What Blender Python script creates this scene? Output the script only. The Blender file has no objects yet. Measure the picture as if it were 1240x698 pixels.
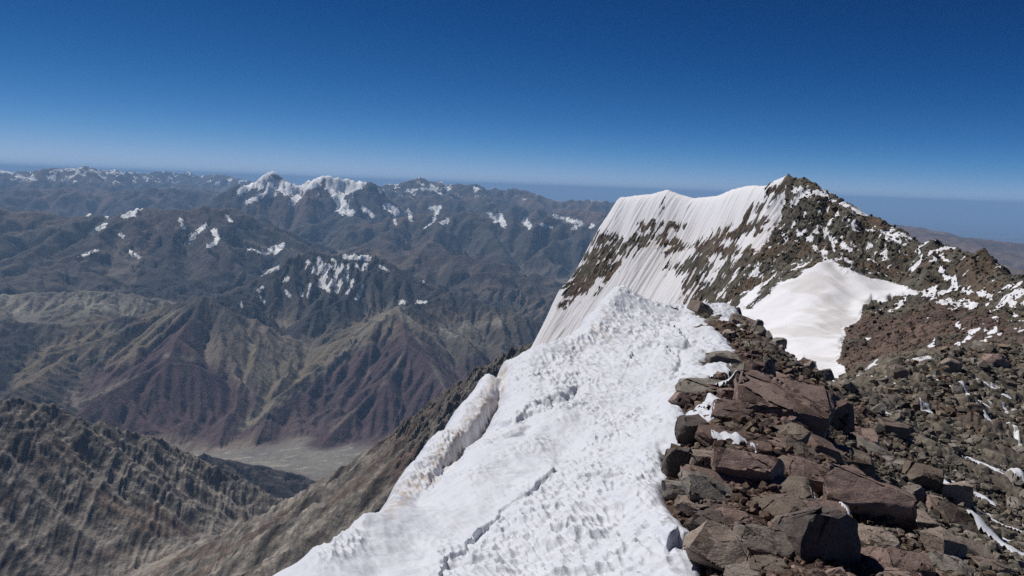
import bpy, bmesh, math, random
import numpy as np
from mathutils import Matrix, Vector, Euler

random.seed(7)
scene = bpy.context.scene
C = scene.collection
RAD = math.radians

# ------------------------------------------------------------------ camera
FPX, CX, CY = 964.0, 620.0, 349.0           # photograph: 1240 x 698
PITCH, ROLL = math.atan((349 - 225) / FPX), RAD(2.1)
_F = np.array([0, math.cos(PITCH), -math.sin(PITCH)])
_X0 = np.array([1.0, 0, 0]); _U0 = np.array([0, math.sin(PITCH), math.cos(PITCH)])
_X = _X0 * math.cos(ROLL) + _U0 * math.sin(ROLL)
_U = _U0 * math.cos(ROLL) - _X0 * math.sin(ROLL)
cam_d = bpy.data.cameras.new('camera'); cam = bpy.data.objects.new('camera', cam_d); C.objects.link(cam)
cam_d.sensor_width = 36.0; cam_d.lens = FPX / 1240 * 36.0
cam_d.clip_start = 0.2; cam_d.clip_end = 900000.0
m = Matrix.Identity(4)
for i in range(3):
    m[i][0] = _X[i]; m[i][1] = _U[i]; m[i][2] = -_F[i]
cam.matrix_world = m
scene.camera = cam

# ------------------------------------------------------------------ light
SUN_EL, SUN_AZ = RAD(54), RAD(-52)             # azimuth measured to the right of the view direction (+Y)
SUN_STRENGTH, SKY_STRENGTH, EXPOSURE = 4.3, 0.06, 0.0
w = bpy.data.worlds.new('World'); scene.world = w; w.use_nodes = True
nt = w.node_tree; nt.nodes.clear()
sky = nt.nodes.new('ShaderNodeTexSky'); sky.sky_type = 'NISHITA'; sky.sun_disc = False
sky.sun_elevation = SUN_EL; sky.sun_rotation = SUN_AZ
sky.altitude = 7000; sky.air_density = 0.5; sky.dust_density = 0.3; sky.ozone_density = 8.0
bgn = nt.nodes.new('ShaderNodeBackground'); bgn.inputs['Strength'].default_value = SKY_STRENGTH
out = nt.nodes.new('ShaderNodeOutputWorld')
# thin high-altitude air: the same contrast curve over the whole sky, per channel
sp = nt.nodes.new('ShaderNodeSeparateColor'); cb_ = nt.nodes.new('ShaderNodeCombineColor'); nt.links.new(sky.outputs[0], sp.inputs[0])
ch = []
for k_, (g_, kk, top_) in enumerate(((2.9, 300.0, 0.36), (1.8, 11.4, 0.55), (1.5, 4.4, 0.75))):
    val = sp.outputs[k_]                       # radiance -> power -> soft shoulder top * (1 - exp(-x / top))
    for op_, b_ in (('MULTIPLY', 0.06), ('POWER', g_), ('MULTIPLY', -kk / top_), ('EXPONENT', None), ('SUBTRACT', 1.0), ('MULTIPLY', -top_ / 0.06)):
        a_ = nt.nodes.new('ShaderNodeMath'); a_.operation = op_; nt.links.new(val, a_.inputs[0])
        if b_ is not None: a_.inputs[1].default_value = b_
        val = a_.outputs[0]
    nt.links.new(val, cb_.inputs[k_])
nt.links.new(cb_.outputs[0], bgn.inputs['Color']); nt.links.new(bgn.outputs[0], out.inputs['Surface'])
sd = bpy.data.lights.new('sun', 'SUN'); sun = bpy.data.objects.new('sun', sd); C.objects.link(sun)
sd.energy = SUN_STRENGTH; sd.angle = RAD(0.53); sd.color = (1.0, 0.965, 0.91)
sdir = Vector((math.sin(SUN_AZ) * math.cos(SUN_EL), math.cos(SUN_AZ) * math.cos(SUN_EL), math.sin(SUN_EL)))
sun.rotation_euler = sdir.to_track_quat('Z', 'Y').to_euler()
scene.view_settings.view_transform = 'Standard'; scene.view_settings.look = 'None'
scene.view_settings.exposure = EXPOSURE; scene.view_settings.gamma = 1.0
scene.view_settings.use_curve_mapping = False
cy = scene.cycles
cy.use_denoising = False; cy.max_bounces = 5; cy.diffuse_bounces = 3; cy.volume_bounces = 2
cy.sample_clamp_indirect = 8.0

# ------------------------------------------------------------------ helpers: pixels, noise
def ray(u, v):
    u = np.asarray(u, float); v = np.asarray(v, float)
    return (_F[None, :] + ((u - CX) / FPX)[..., None] * _X + (-(v - CY) / FPX)[..., None] * _U)
def at(u, v, R):                               # the point seen at photo pixel (u, v) at horizontal distance R
    d = ray(np.array([u]), np.array([v]))[0]
    return d * (R / math.hypot(d[0], d[1]))
def proj(P):                                   # photo pixel of world points
    x = P @ _X; y = P @ _U; z = np.maximum(P @ _F, 1e-3)
    return CX + FPX * x / z, CY - FPX * y / z

def _hash(ix, iy, seed):
    h = (ix.astype(np.int64) * 374761393 + iy.astype(np.int64) * 668265263 + seed * 974634777) & 0xffffffff
    h = ((h ^ (h >> 13)) * 1274126177) & 0xffffffff
    h = ((h ^ (h >> 16)) * 2246822519) & 0xffffffff
    return ((h ^ (h >> 15)) & 0xffffff) / float(0x1000000)
def gn(x, y, seed=0):                          # gradient noise about -0.7..0.7
    xi = np.floor(x); yi = np.floor(y); fx = x - xi; fy = y - yi
    ux = fx * fx * fx * (fx * (fx * 6 - 15) + 10); uy = fy * fy * fy * (fy * (fy * 6 - 15) + 10)
    def g(a, b):
        t = _hash(xi + a, yi + b, seed) * 6.2831853
        return np.cos(t) * (fx - a) + np.sin(t) * (fy - b)
    a0 = g(0, 0); a1 = g(1, 0); b0 = g(0, 1); b1 = g(1, 1)
    return (a0 + ux * (a1 - a0)) * (1 - uy) + (b0 + ux * (b1 - b0)) * uy
def fbm(x, y, o=4, seed=0, gain=0.5, lac=2.03):
    r = 0; a = 1.0
    for k in range(o):
        r = r + a * gn(x, y, seed + k * 17); x = x * lac + 5.2; y = y * lac + 1.7; a *= gain
    return r
def ridged(x, y, o=4, seed=0, gain=0.55, lac=2.1):   # 0..~1, sharp crests high
    r = 0; a = 1.0; s = 0
    for k in range(o):
        n = 1 - np.abs(gn(x, y, seed + k * 13)) * 2.2
        r = r + a * n * n; s += a; x = x * lac + 3.1; y = y * lac + 8.3; a *= gain
    return r / s
def worley(x, y, seed=0, jit=0.9):
    xi = np.floor(x); yi = np.floor(y)
    f1 = np.full(x.shape, 9.0); f2 = np.full(x.shape, 9.0); cid = np.zeros(x.shape)
    for a in (-1, 0, 1):
        for b in (-1, 0, 1):
            cx_ = xi + a + 0.5 + jit * (_hash(xi + a, yi + b, seed) - 0.5)
            cy_ = yi + b + 0.5 + jit * (_hash(xi + a, yi + b, seed + 91) - 0.5)
            d = np.hypot(x - cx_, y - cy_)
            n = d < f1
            f2 = np.where(n, f1, np.minimum(f2, d)); cid = np.where(n, _hash(xi + a, yi + b, seed + 5), cid)
            f1 = np.where(n, d, f1)
    return f1, f2, cid
def ss(a, b, x):
    t = np.clip((x - a) / (b - a), 0, 1); return t * t * (3 - 2 * t)
def sdseg(u, v, a, b):
    ax, ay = a; bx, by = b; dx, dy = bx - ax, by - ay
    t = np.clip(((u - ax) * dx + (v - ay) * dy) / (dx * dx + dy * dy + 1e-9), 0, 1)
    return np.hypot(u - ax - t * dx, v - ay - t * dy)
def strokes(u, v, lst):                        # >0 inside a set of capsules (u1,v1,u2,v2,r); value = px depth
    r = np.full(u.shape, -1e3)
    for (a, b, c, d, w_) in lst:
        r = np.maximum(r, w_ - sdseg(u, v, (a, b), (c, d)))
    return r
def sdpoly(u, v, poly):                        # signed distance, positive inside
    n = len(poly); d = np.full(u.shape, 1e9); ins = np.zeros(u.shape, bool)
    for i in range(n):
        a = poly[i]; b = poly[(i + 1) % n]
        d = np.minimum(d, sdseg(u, v, a, b))
        c = (a[1] > v) != (b[1] > v)
        xx = (b[0] - a[0]) * (v - a[1]) / ((b[1] - a[1]) or 1e-9) + a[0]
        ins ^= c & (u < xx)
    return np.where(ins, d, -d)
def polyline_sd(u, v, pts):                    # signed distance to an open polyline (+ right-hand side when walking along), t 0..1 along
    best = np.full(u.shape, 1e9); sg = np.zeros(u.shape); tt = np.zeros(u.shape)
    n = len(pts) - 1
    for i in range(n):
        ax, ay = pts[i]; bx, by = pts[i + 1]; dx, dy = bx - ax, by - ay
        t = np.clip(((u - ax) * dx + (v - ay) * dy) / (dx * dx + dy * dy), 0, 1)
        d = np.hypot(u - ax - t * dx, v - ay - t * dy)
        n_ = d < best
        best = np.where(n_, d, best); tt = np.where(n_, (i + t) / n, tt)
        sg = np.where(n_, np.sign(dx * (v - ay) - dy * (u - ax)), sg)
    return best * sg, tt

class RBF:                                     # multiquadric surface through scattered points, scaled per use
    def __init__(self, pts, c=0.02, scale=1.0, smooth=0.0, logr=True):
        p = np.array(pts, float)
        self.logr = logr; self.c = c
        q = self.key(p[:, 0], p[:, 1])
        d = np.hypot(q[:, None, 0] - q[None, :, 0], q[:, None, 1] - q[None, :, 1])
        A = np.sqrt(d * d + c * c); n = len(p)
        M = np.zeros((n + 1, n + 1)); M[:n, :n] = A + np.eye(n) * smooth * -1; M[:n, n] = 1; M[n, :n] = 1
        R = np.hypot(p[:, 0], p[:, 1])
        val = p[:, 2] / R if logr else p[:, 2]
        self.w = np.linalg.solve(M, np.append(val, 0)); self.q = q
    def key(self, x, y):
        if self.logr:
            return np.stack([np.arctan2(x, y), np.log(np.hypot(x, y)) * 0.35], -1)
        return np.stack([x, y], -1)
    def __call__(self, x, y):
        sh = x.shape; x = x.ravel(); y = y.ravel(); k = self.key(x, y)
        r = np.full(x.shape, self.w[-1])
        for i in range(len(self.q)):
            r += self.w[i] * np.sqrt((k[:, 0] - self.q[i, 0]) ** 2 + (k[:, 1] - self.q[i, 1]) ** 2 + self.c ** 2)
        if self.logr: r = r * np.hypot(x, y)
        return r.reshape(sh)

def link(o, parent=None):
    C.objects.link(o)
    if parent: o.parent = parent
    return o
def tag(o, label=None, cat=None, group=None, kind=None):
    if label: o['label'] = label
    if cat: o['category'] = cat
    if group: o['group'] = group
    if kind: o['kind'] = kind
    return o
def np_mesh(name, V, F, attrs=None, smooth=True):  # F: (n,3) or (n,4)
    me = bpy.data.meshes.new(name)
    k = F.shape[1]
    me.vertices.add(len(V)); me.vertices.foreach_set('co', V.astype(np.float32).ravel())
    me.loops.add(F.size); me.loops.foreach_set('vertex_index', F.astype(np.int32).ravel())
    me.polygons.add(len(F)); me.polygons.foreach_set('loop_start', np.arange(0, F.size, k, dtype=np.int32))
    me.polygons.foreach_set('loop_total', np.full(len(F), k, np.int32))
    me.polygons.foreach_set('use_smooth', np.full(len(F), smooth))
    me.update(calc_edges=True)
    for nm, arr in (attrs or {}).items():
        if arr.ndim == 2:
            a = me.attributes.new(nm, 'FLOAT_COLOR', 'POINT')
            a.data.foreach_set('color', np.concatenate([arr, np.ones((len(arr), 1))], 1).astype(np.float32).ravel())
        else:
            a = me.attributes.new(nm, 'FLOAT', 'POINT'); a.data.foreach_set('value', arr.astype(np.float32))
    return me
def grid_obj(name, X, Y, Z, mat, attrs=None, keep=None):
    nr, nc = X.shape
    V = np.stack([X, Y, Z], -1).reshape(-1, 3)
    idx = np.arange(nr * nc).reshape(nr, nc)
    F = np.stack([idx[:-1, :-1], idx[:-1, 1:], idx[1:, 1:], idx[1:, :-1]], -1).reshape(-1, 4)
    at_ = {k: (a.reshape(-1, 3) if a.ndim == 3 else a.ravel()) for k, a in (attrs or {}).items()}
    if keep is not None:
        k = keep.ravel()
        F = F[k[F].all(1)]
        used = np.unique(F); re = np.zeros(len(V), np.int64); re[used] = np.arange(len(used))
        F = re[F]; V = V[used]; at_ = {a: b[used] for a, b in at_.items()}
    me = np_mesh(name, V, F, at_)
    o = link(bpy.data.objects.new(name, me)); me.materials.append(mat)
    return o
def polar(az0, az1, nc, r0, r1, nr, warp=None):
    az = np.linspace(RAD(az0), RAD(az1), nc)
    R = np.exp(np.linspace(math.log(r0), math.log(r1), nr)) if warp is None else warp
    A, RR = np.meshgrid(az, R)
    return RR * np.sin(A), RR * np.cos(A), A, RR

# ------------------------------------------------------------------ materials
def new_mat(name):
    mt = bpy.data.materials.new(name); mt.use_nodes = True
    n = mt.node_tree.nodes; b = n['Principled BSDF']
    return mt, mt.node_tree, n, b
def noise_node(nt, scale, detail=6, rough=0.6, vec=None, dist=0.0):
    n = nt.nodes.new('ShaderNodeTexNoise'); n.inputs['Scale'].default_value = scale
    n.inputs['Detail'].default_value = detail; n.inputs['Roughness'].default_value = rough
    n.inputs['Distortion'].default_value = dist
    if vec: nt.links.new(vec, n.inputs['Vector'])
    return n
def ramp(nt, fac, stops):
    r = nt.nodes.new('ShaderNodeValToRGB'); nt.links.new(fac, r.inputs[0])
    while len(r.color_ramp.elements) < len(stops): r.color_ramp.elements.new(0.5)
    for e, (p, c) in zip(r.color_ramp.elements, stops):
        e.position = p; e.color = (*c, 1) if len(c) == 3 else c
    return r
def mix(nt, mode, fac, a, b):
    mx = nt.nodes.new('ShaderNodeMix'); mx.data_type = 'RGBA'; mx.blend_type = mode; mx.clamp_factor = True
    for s, val in ((mx.inputs[0], fac), (mx.inputs[6], a), (mx.inputs[7], b)):
        if isinstance(val, (int, float)): s.default_value = val
        elif isinstance(val, tuple): s.default_value = (*val, 1)
        else: nt.links.new(val, s)
    return mx.outputs[2]
def math_n(nt, op, a, b=None, c=None):
    n = nt.nodes.new('ShaderNodeMath'); n.operation = op
    for s, val in zip(n.inputs, (a, b, c)):
        if val is None: continue
        if isinstance(val, (int, float)): s.default_value = val
        else: nt.links.new(val, s)
    return n.outputs[0]
def bump(nt, h, strength, dist, prev=None):
    b = nt.nodes.new('ShaderNodeBump'); b.inputs['Strength'].default_value = strength
    b.inputs['Distance'].default_value = dist; nt.links.new(h, b.inputs['Height'])
    if prev: nt.links.new(prev, b.inputs['Normal'])
    return b.outputs[0]
def geo_pos(nt):
    return nt.nodes.new('ShaderNodeNewGeometry').outputs['Position']
def attr(nt, name):
    a = nt.nodes.new('ShaderNodeAttribute'); a.attribute_name = name
    return a

def terrain_mat(name, sc, snow_noise, bump_d, rough=0.95, bump_s=0.7, snow_col=(0.64, 0.65, 0.68), snow_amp=2.4, dim=1.0, contrast=1.0):
    # colour from the ground's own rock types ("col"), broken up by noise; snow where "snow" + noise > 0
    mt, nt, n, b = new_mat(name)
    pos = geo_pos(nt)
    c = attr(nt, 'col').outputs['Color']
    n1 = noise_node(nt, 1.0 / sc, 8, 0.68, pos)
    r1 = ramp(nt, n1.outputs[0], [(0.25, (1 - .5 * contrast,) * 3), (0.5, (0.98, 0.98, 0.98)), (0.78, (1 + .65 * contrast, 1 + .6 * contrast, 1 + .55 * contrast))])
    c = mix(nt, 'MULTIPLY', 1.0, c, r1.outputs[0])
    n2 = noise_node(nt, 1.0 / (sc * 7), 5, 0.6, pos)
    r2 = ramp(nt, n2.outputs[0], [(0.3, (0.8, 0.76, 0.78)), (0.7, (1.2, 1.18, 1.1))])
    c = mix(nt, 'MULTIPLY', 1.0, c, r2.outputs[0])
    c = mix(nt, 'MULTIPLY', 1.0, c, (dim, dim, dim))
    s = attr(nt, 'snow').outputs['Fac']
    n3 = noise_node(nt, 1.0 / snow_noise, 6, 0.7, pos)
    v = math_n(nt, 'MULTIPLY_ADD', math_n(nt, 'SUBTRACT', n3.outputs[0], 0.5), snow_amp, s)
    f = nt.nodes.new('ShaderNodeMapRange'); nt.links.new(v, f.inputs[0])
    f.inputs[1].default_value = -0.08; f.inputs[2].default_value = 0.12
    sc_ = mix(nt, 'MIX', attr(nt, 'dirt_shade').outputs['Fac'], snow_col, (0.44, 0.40, 0.37))
    c = mix(nt, 'MIX', f.outputs[0], c, sc_)
    nt.links.new(c, b.inputs['Base Color'])
    b.inputs['Roughness'].default_value = rough; b.inputs['Specular IOR Level'].default_value = 0.15
    inv = math_n(nt, 'MULTIPLY_ADD', f.outputs[0], -0.75, 1.0)
    h = math_n(nt, 'MULTIPLY', n1.outputs[0], inv)
    nt.links.new(bump(nt, h, bump_s, bump_d), b.inputs['Normal'])
    return mt

# =================================================================== FAR TERRAIN
Z0 = -3200.0
RIDGES = []                                    # (points, slope, key)
def ridge(pts, slope=0.55, key='r', spur=True, sl=0.33, sp=900, ln=2600):
    P = np.array([at(u, v, r * 1000.0) for (u, v, r) in pts])
    RIDGES.append((P, slope, key, spur, sl, sp, ln))
# spur at the lower left, and the wall that joins it below the snow ridge
ridge([(-260, 470, 5.3), (-120, 472, 5.2), (0, 478, 5.3), (60, 487, 5.4), (110, 503, 5.5), (160, 517, 5.6), (200, 531, 5.7), (245, 552, 5.7), (290, 575, 5.65),
       (330, 592, 5.55), (370, 606, 5.4), (405, 600, 5.2), (440, 570, 4.9), (480, 533, 4.6), (520, 497, 4.2), (560, 462, 3.8), (620, 420, 3.4), (700, 380, 3.0)],
      0.74, 'near', False, 0.40, 190, 800)
# low dark ridge in the valley
ridge([(150, 528, 7.6), (200, 538, 7.7), (250, 545, 7.8), (300, 556, 7.85), (345, 574, 7.9), (362, 573, 7.85), (385, 588, 7.8), (410, 600, 7.8)], 0.5, 'low', False)
# tetrahedron massif (left centre)
ridge([(245, 353, 12.5), (232, 378, 12.0), (215, 405, 11.4), (200, 432, 10.9), (165, 452, 10.7), (120, 475, 10.4), (70, 500, 10.1)], 0.56, 'purple', False, 0.3, 500, 1400)
ridge([(200, 432, 10.9), (240, 437, 10.8), (262, 470, 10.4), (285, 505, 10.0), (292, 527, 9.75)], 0.58, 'purple', False, 0.3, 420, 800)
ridge([(245, 353, 12.5), (275, 385, 12.2), (300, 420, 11.6), (322, 450, 11.1)], 0.55, 'tan', True, 0.35, 450, 1200)
ridge([(245, 353, 12.5), (210, 362, 12.9), (180, 372, 13.1), (130, 384, 13.3), (80, 388, 13.4), (30, 385, 13.6), (-40, 380, 13.8), (-150, 378, 14)], 0.52, 'tan', True, 0.33, 600, 2000)
ridge([(130, 384, 13.3), (100, 410, 12.5), (70, 435, 11.7), (40, 455, 11.0), (15, 470, 10.4)], 0.5, 'tan', True, 0.3, 500, 1500)
ridge([(30, 385, 13.6), (0, 415, 12.6), (-40, 440, 11.8)], 0.5, 'dark', True, 0.3, 500, 1500)
# snow-specked dark massif
ridge([(245, 353, 12.5), (285, 352, 13.4), (310, 345, 13.9), (330, 322, 14.3), (352, 306, 14.6), (375, 298, 14.8), (400, 303, 14.7), (430, 303, 14.6), (455, 306, 14.5),
       (480, 316, 14.3), (505, 336, 14.0), (520, 345, 13.7), (532, 343, 13.6), (545, 350, 13.5), (575, 355, 13.3), (600, 364, 13.1), (640, 377, 12.9), (680, 395, 12.7), (740, 420, 12.5)], 0.62, 'dark', True, 0.4, 520, 1900)
# tan crest with the purple triangle
ridge([(545, 350, 13.5), (515, 362, 12.7), (482, 366, 12.0), (455, 385, 11.7), (425, 410, 11.4), (390, 437, 11.0), (350, 465, 10.5), (315, 492, 10.1), (292, 518, 9.75)], 0.55, 'tan', True, 0.32, 420, 1100)
ridge([(482, 366, 12.0), (492, 395, 11.4), (495, 412, 11.0), (470, 450, 10.4), (430, 490, 9.9), (390, 530, 9.35)], 0.55, 'purple', False, 0.3, 420, 900)
ridge([(495, 412, 11.0), (525, 445, 10.4), (550, 480, 9.8), (570, 515, 9.3)], 0.55, 'purple', False, 0.3, 420, 900)
ridge([(600, 364, 13.1), (610, 400, 12.3), (600, 440, 11.3), (590, 480, 10.4)], 0.55, 'tan', True, 0.3, 420, 1200)
# middle ranges
ridge([(-120, 250, 24), (-40, 248, 23.5), (10, 241, 23), (45, 243, 22.5), (80, 252, 22), (120, 250, 21.5), (160, 240, 21), (182, 236, 21), (205, 241, 21), (232, 240, 21), (262, 240, 21), (282, 244, 21), (300, 262, 21.5), (330, 275, 22), (370, 280, 23)], 0.5, 'blue', True, 0.3, 900, 3600)
ridge([(160, 240, 21), (140, 262, 20), (110, 290, 18.6), (60, 312, 17.6), (10, 330, 17)], 0.42, 'blue', True, 0.3, 800, 2600)
ridge([(262, 240, 21), (268, 262, 20), (280, 290, 18.8), (300, 318, 17.6), (318, 335, 16.8)], 0.5, 'dark', True, 0.3, 800, 2600)
ridge([(205, 241, 21), (200, 270, 19.4), (205, 300, 18), (190, 330, 16.6), (150, 350, 15.6)], 0.45, 'dark', True, 0.3, 800, 2200)
ridge([(300, 262, 21.5), (345, 290, 19.6), (372, 298, 18)], 0.5, 'blue', True, 0.3, 800, 2200)
ridge([(-60, 352, 15.6), (0, 352, 15.5), (60, 350, 15.4), (110, 348, 15.2), (160, 352, 15)], 0.35, 'pale', True, 0.25, 800, 1600)
ridge([(440, 292, 20), (480, 300, 19), (530, 297, 19), (580, 305, 18.6), (610, 318, 17.8), (640, 330, 17.2), (690, 345, 16.8), (760, 350, 16.5)], 0.4, 'brown', True, 0.3, 900, 2500)
ridge([(560, 330, 17), (600, 318, 17.5)], 0.4, 'brown', True, 0.3, 900, 1500)
ridge([(450, 262, 25), (480, 256, 25), (520, 250, 25), (560, 248, 25), (600, 255, 25), (640, 262, 24.5), (665, 256, 24.5), (700, 262, 24.5), (740, 268, 24), (820, 275, 24)], 0.48, 'blue', True, 0.3, 900, 3200)
ridge([(330, 300, 24), (380, 262, 26), (420, 252, 27), (450, 262, 25)], 0.45, 'blue', True, 0.3, 900, 3000)
# the white massif
ridge([(290, 216, 30), (300, 212, 30), (315, 208, 30), (328, 203, 30), (338, 208, 30), (350, 214, 30), (362, 218, 30), (374, 214, 29.5), (386, 208, 29.5), (396, 209, 29.5), (410, 208, 29.5), (422, 210, 29.5), (436, 213, 29.3),
       (447, 214, 29.2), (452, 222, 29.2), (462, 231, 29.2), (480, 236, 29.5)], 0.62, 'white', True, 0.42, 900, 3400)
ridge([(470, 226, 40), (485, 216, 40), (500, 211, 40), (512, 210, 40), (530, 214, 40), (545, 219, 40), (560, 220, 39), (575, 217, 39), (590, 221, 39), (612, 222, 40), (640, 229, 40), (680, 238, 40), (720, 240, 40), (760, 239, 40), (840, 245, 40)], 0.4, 'blue', True, 0.25, 1500, 5000)
ridge([(490, 232, 33), (530, 232, 33), (570, 236, 33), (620, 240, 32), (680, 248, 32), (760, 252, 31)], 0.42, 'blue', True, 0.25, 1200, 3500)
# far left skyline
ridge([(-120, 199, 55), (-40, 199, 54), (0, 201, 52), (28, 202, 52), (45, 206, 50), (62, 200, 48), (75, 200, 48), (92, 199, 48), (112, 200, 52), (135, 202, 52), (152, 204, 54), (175, 208, 58), (205, 204, 62), (225, 206, 62), (245, 208, 62), (262, 208, 60), (290, 211, 58)], 0.42, 'blue', True, 0.25, 1700, 6000)
ridge([(-120, 222, 38), (0, 224, 38), (60, 222, 38), (110, 226, 37), (150, 222, 37), (200, 224, 37), (250, 227, 37), (300, 229, 36)], 0.38, 'blue', True, 0.25, 1400, 4500)
# right side beyond the summit
ridge([(990, 258, 30), (1030, 264, 29), (1060, 270, 28), (1090, 276, 27), (1130, 285, 26), (1180, 296, 25), (1240, 312, 24), (1330, 330, 23)], 0.22, 'rust', True, 0.16, 1600, 4500)
ridge([(1040, 292, 17), (1090, 298, 16.6), (1120, 297, 16.4), (1138, 294, 16.2), (1160, 305, 16), (1200, 318, 15.8), (1240, 325, 15.5), (1330, 350, 15)], 0.36, 'rust', True, 0.25, 800, 2200)

rng = np.random.RandomState(3)
SEGS = []                                      # a, b (3d), slope, s0, key, level
_s = 0.0
for (P, slope, key, spur, sl, sp, ln) in RIDGES:
    Pn = [P[0]]
    for a, b in zip(P[:-1], P[1:]):            # crooked crest between the picked points
        L = np.hypot(*(b - a)[:2]); k = max(1, int(L / sp * 1.0))
        for j in range(1, k + 1):
            t = j / k; q = a + (b - a) * t
            if j < k:
                nrm = np.array([-(b - a)[1], (b - a)[0]]) / L
                q[:2] += nrm * rng.uniform(-.12, .12) * sp; q[2] += rng.normal() * 0.022 * sp
            Pn.append(q)
    md = (P[-1] - P[0])[:2]; gr = (P[-1][2] - P[0][2]) / np.hypot(*md); md = (md / np.hypot(*md), gr)
    for a, b in zip(Pn[:-1], Pn[1:]):
        SEGS.append((a, b, slope, _s, key, 0, md)); L = np.hypot(*(b - a)[:2]); _s += L
        if spur:
            for sgn in (-1, 1):
                if rng.rand() < 0.12: continue
                t0 = rng.uniform(.15, .85); st = a + (b - a) * t0
                dr = (b - a)[:2] / L; nr_ = np.array([-dr[1], dr[0]]) * sgn
                ang = rng.uniform(-.45, .45); ca, sa = math.cos(ang), math.sin(ang)
                d = np.array([nr_[0] * ca - nr_[1] * sa, nr_[0] * sa + nr_[1] * ca])
                d0 = d.copy(); length = ln * rng.uniform(.45, 1.1); nseg = 4; p0 = st.copy(); z = st[2] - 0.02 * sp
                p0[2] = z
                for q in range(nseg):
                    a2 = rng.uniform(-.3, .3); d = np.array([d[0] * math.cos(a2) - d[1] * math.sin(a2), d[0] * math.sin(a2) + d[1] * math.cos(a2)])
                    p1 = p0.copy(); p1[:2] += d * length / nseg; p1[2] -= length / nseg * sl * rng.uniform(.75, 1.35) * (slope / .55)
                    SEGS.append((p0, p1, slope * 1.12, _s + 7919 * (sgn + 2) + q * length / nseg, key, 1, (d0, -sl * (slope / .55))))
                    p0 = p1
    _s += 50000
KEYS = ['near', 'low', 'purple', 'tan', 'dark', 'blue', 'pale', 'brown', 'white', 'rust']

def erode(H, n, batches, steps, seed):
    # rain drops run down the height grid (heights in cell units), cut gullies and drop their load on the aprons
    r_ = np.random.RandomState(seed); ny, nx = H.shape; H = H.copy().ravel(); flow = np.zeros(H.size)
    for b in range(batches):
        m_ = n // batches; px = r_.rand(m_) * (nx - 2.01) + .5; py = r_.rand(m_) * (ny - 2.01) + .5
        dx = np.zeros(m_); dy = np.zeros(m_); sp = np.ones(m_); wt = np.ones(m_); sd = np.zeros(m_)
        for k in range(steps):
            ix = px.astype(np.int64); iy = py.astype(np.int64); fx = px - ix; fy = py - iy; i0 = iy * nx + ix
            a, b_, c, d = H[i0], H[i0 + 1], H[i0 + nx], H[i0 + nx + 1]
            gx = (b_ - a) * (1 - fy) + (d - c) * fy; gy = (c - a) * (1 - fx) + (d - b_) * fx
            h0 = (a * (1 - fx) + b_ * fx) * (1 - fy) + (c * (1 - fx) + d * fx) * fy
            dx = dx * .08 - gx * .92; dy = dy * .08 - gy * .92; L = np.hypot(dx, dy) + 1e-9; dx /= L; dy /= L
            qx = px + dx; qy = py + dy
            ok = (qx > .5) & (qx < nx - 1.6) & (qy > .5) & (qy < ny - 1.6)
            if not ok.all():
                px, py, dx, dy, sp, wt, sd, qx, qy, h0, i0, fx, fy = [z[ok] for z in (px, py, dx, dy, sp, wt, sd, qx, qy, h0, i0, fx, fy)]
            jx = qx.astype(np.int64); jy = qy.astype(np.int64); ex = qx - jx; ey = qy - jy; j0 = jy * nx + jx
            h1 = (H[j0] * (1 - ex) + H[j0 + 1] * ex) * (1 - ey) + (H[j0 + nx] * (1 - ex) + H[j0 + nx + 1] * ex) * ey
            dh = h1 - h0; cap = np.maximum(-dh * sp * wt * 5.0, .012)
            am = np.where(dh > 0, np.minimum(dh, sd) * .6, np.where(sd > cap, (sd - cap) * .12, -np.minimum((cap - sd) * .2, -dh * .5)))
            sd = sd - am
            I = np.concatenate([i0, i0 + 1, i0 + nx, i0 + nx + 1]); W = np.concatenate([am * (1 - fx) * (1 - fy), am * fx * (1 - fy), am * (1 - fx) * fy, am * fx * fy])
            H += np.clip(np.bincount(I, W, H.size), -.035, .02); flow += np.bincount(i0, wt, H.size)
            sp = np.sqrt(np.maximum(sp * sp - dh * 3.0, .02)); sp = np.minimum(sp, 4.0); wt *= .985; px, py = qx, qy
        G = H.reshape(ny, nx)
        for q in range(3):                     # loose ground slides where it is steeper than it can stand
            for ax in (0, 1):
                df = np.diff(G, axis=ax); mv = (np.abs(df) - 1.05).clip(0) * np.sign(df) * .25
                if ax == 0: G[:-1] += mv; G[1:] -= mv
                else: G[:, :-1] += mv; G[:, 1:] -= mv
    return H.reshape(ny, nx), flow.reshape(ny, nx)
EROS = []
def eroded(X, Y):                               # height change and drainage density at a place
    d = np.zeros(X.shape); f = np.zeros(X.shape)
    for (x0, y0, cell, D_, F_, rlo, rhi) in EROS:
        u = (X - x0) / cell; v = (Y - y0) / cell; ny, nx = D_.shape
        uc = np.clip(u, 0, nx - 2.001); vc = np.clip(v, 0, ny - 2.001); i = uc.astype(int); j = vc.astype(int); a = uc - i; b = vc - j
        def bl(Z): return (Z[j, i] * (1 - a) + Z[j, i + 1] * a) * (1 - b) + (Z[j + 1, i] * (1 - a) + Z[j + 1, i + 1] * a) * b
        R = np.hypot(X, Y)
        w_ = ss(0, 14, u) * ss(0, 14, nx - 1 - u) * ss(0, 14, v) * ss(0, 14, ny - 1 - v) * ((R >= rlo) & (R < rhi))
        d += bl(D_) * w_; f += bl(F_) * w_
    return d, f
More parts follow.
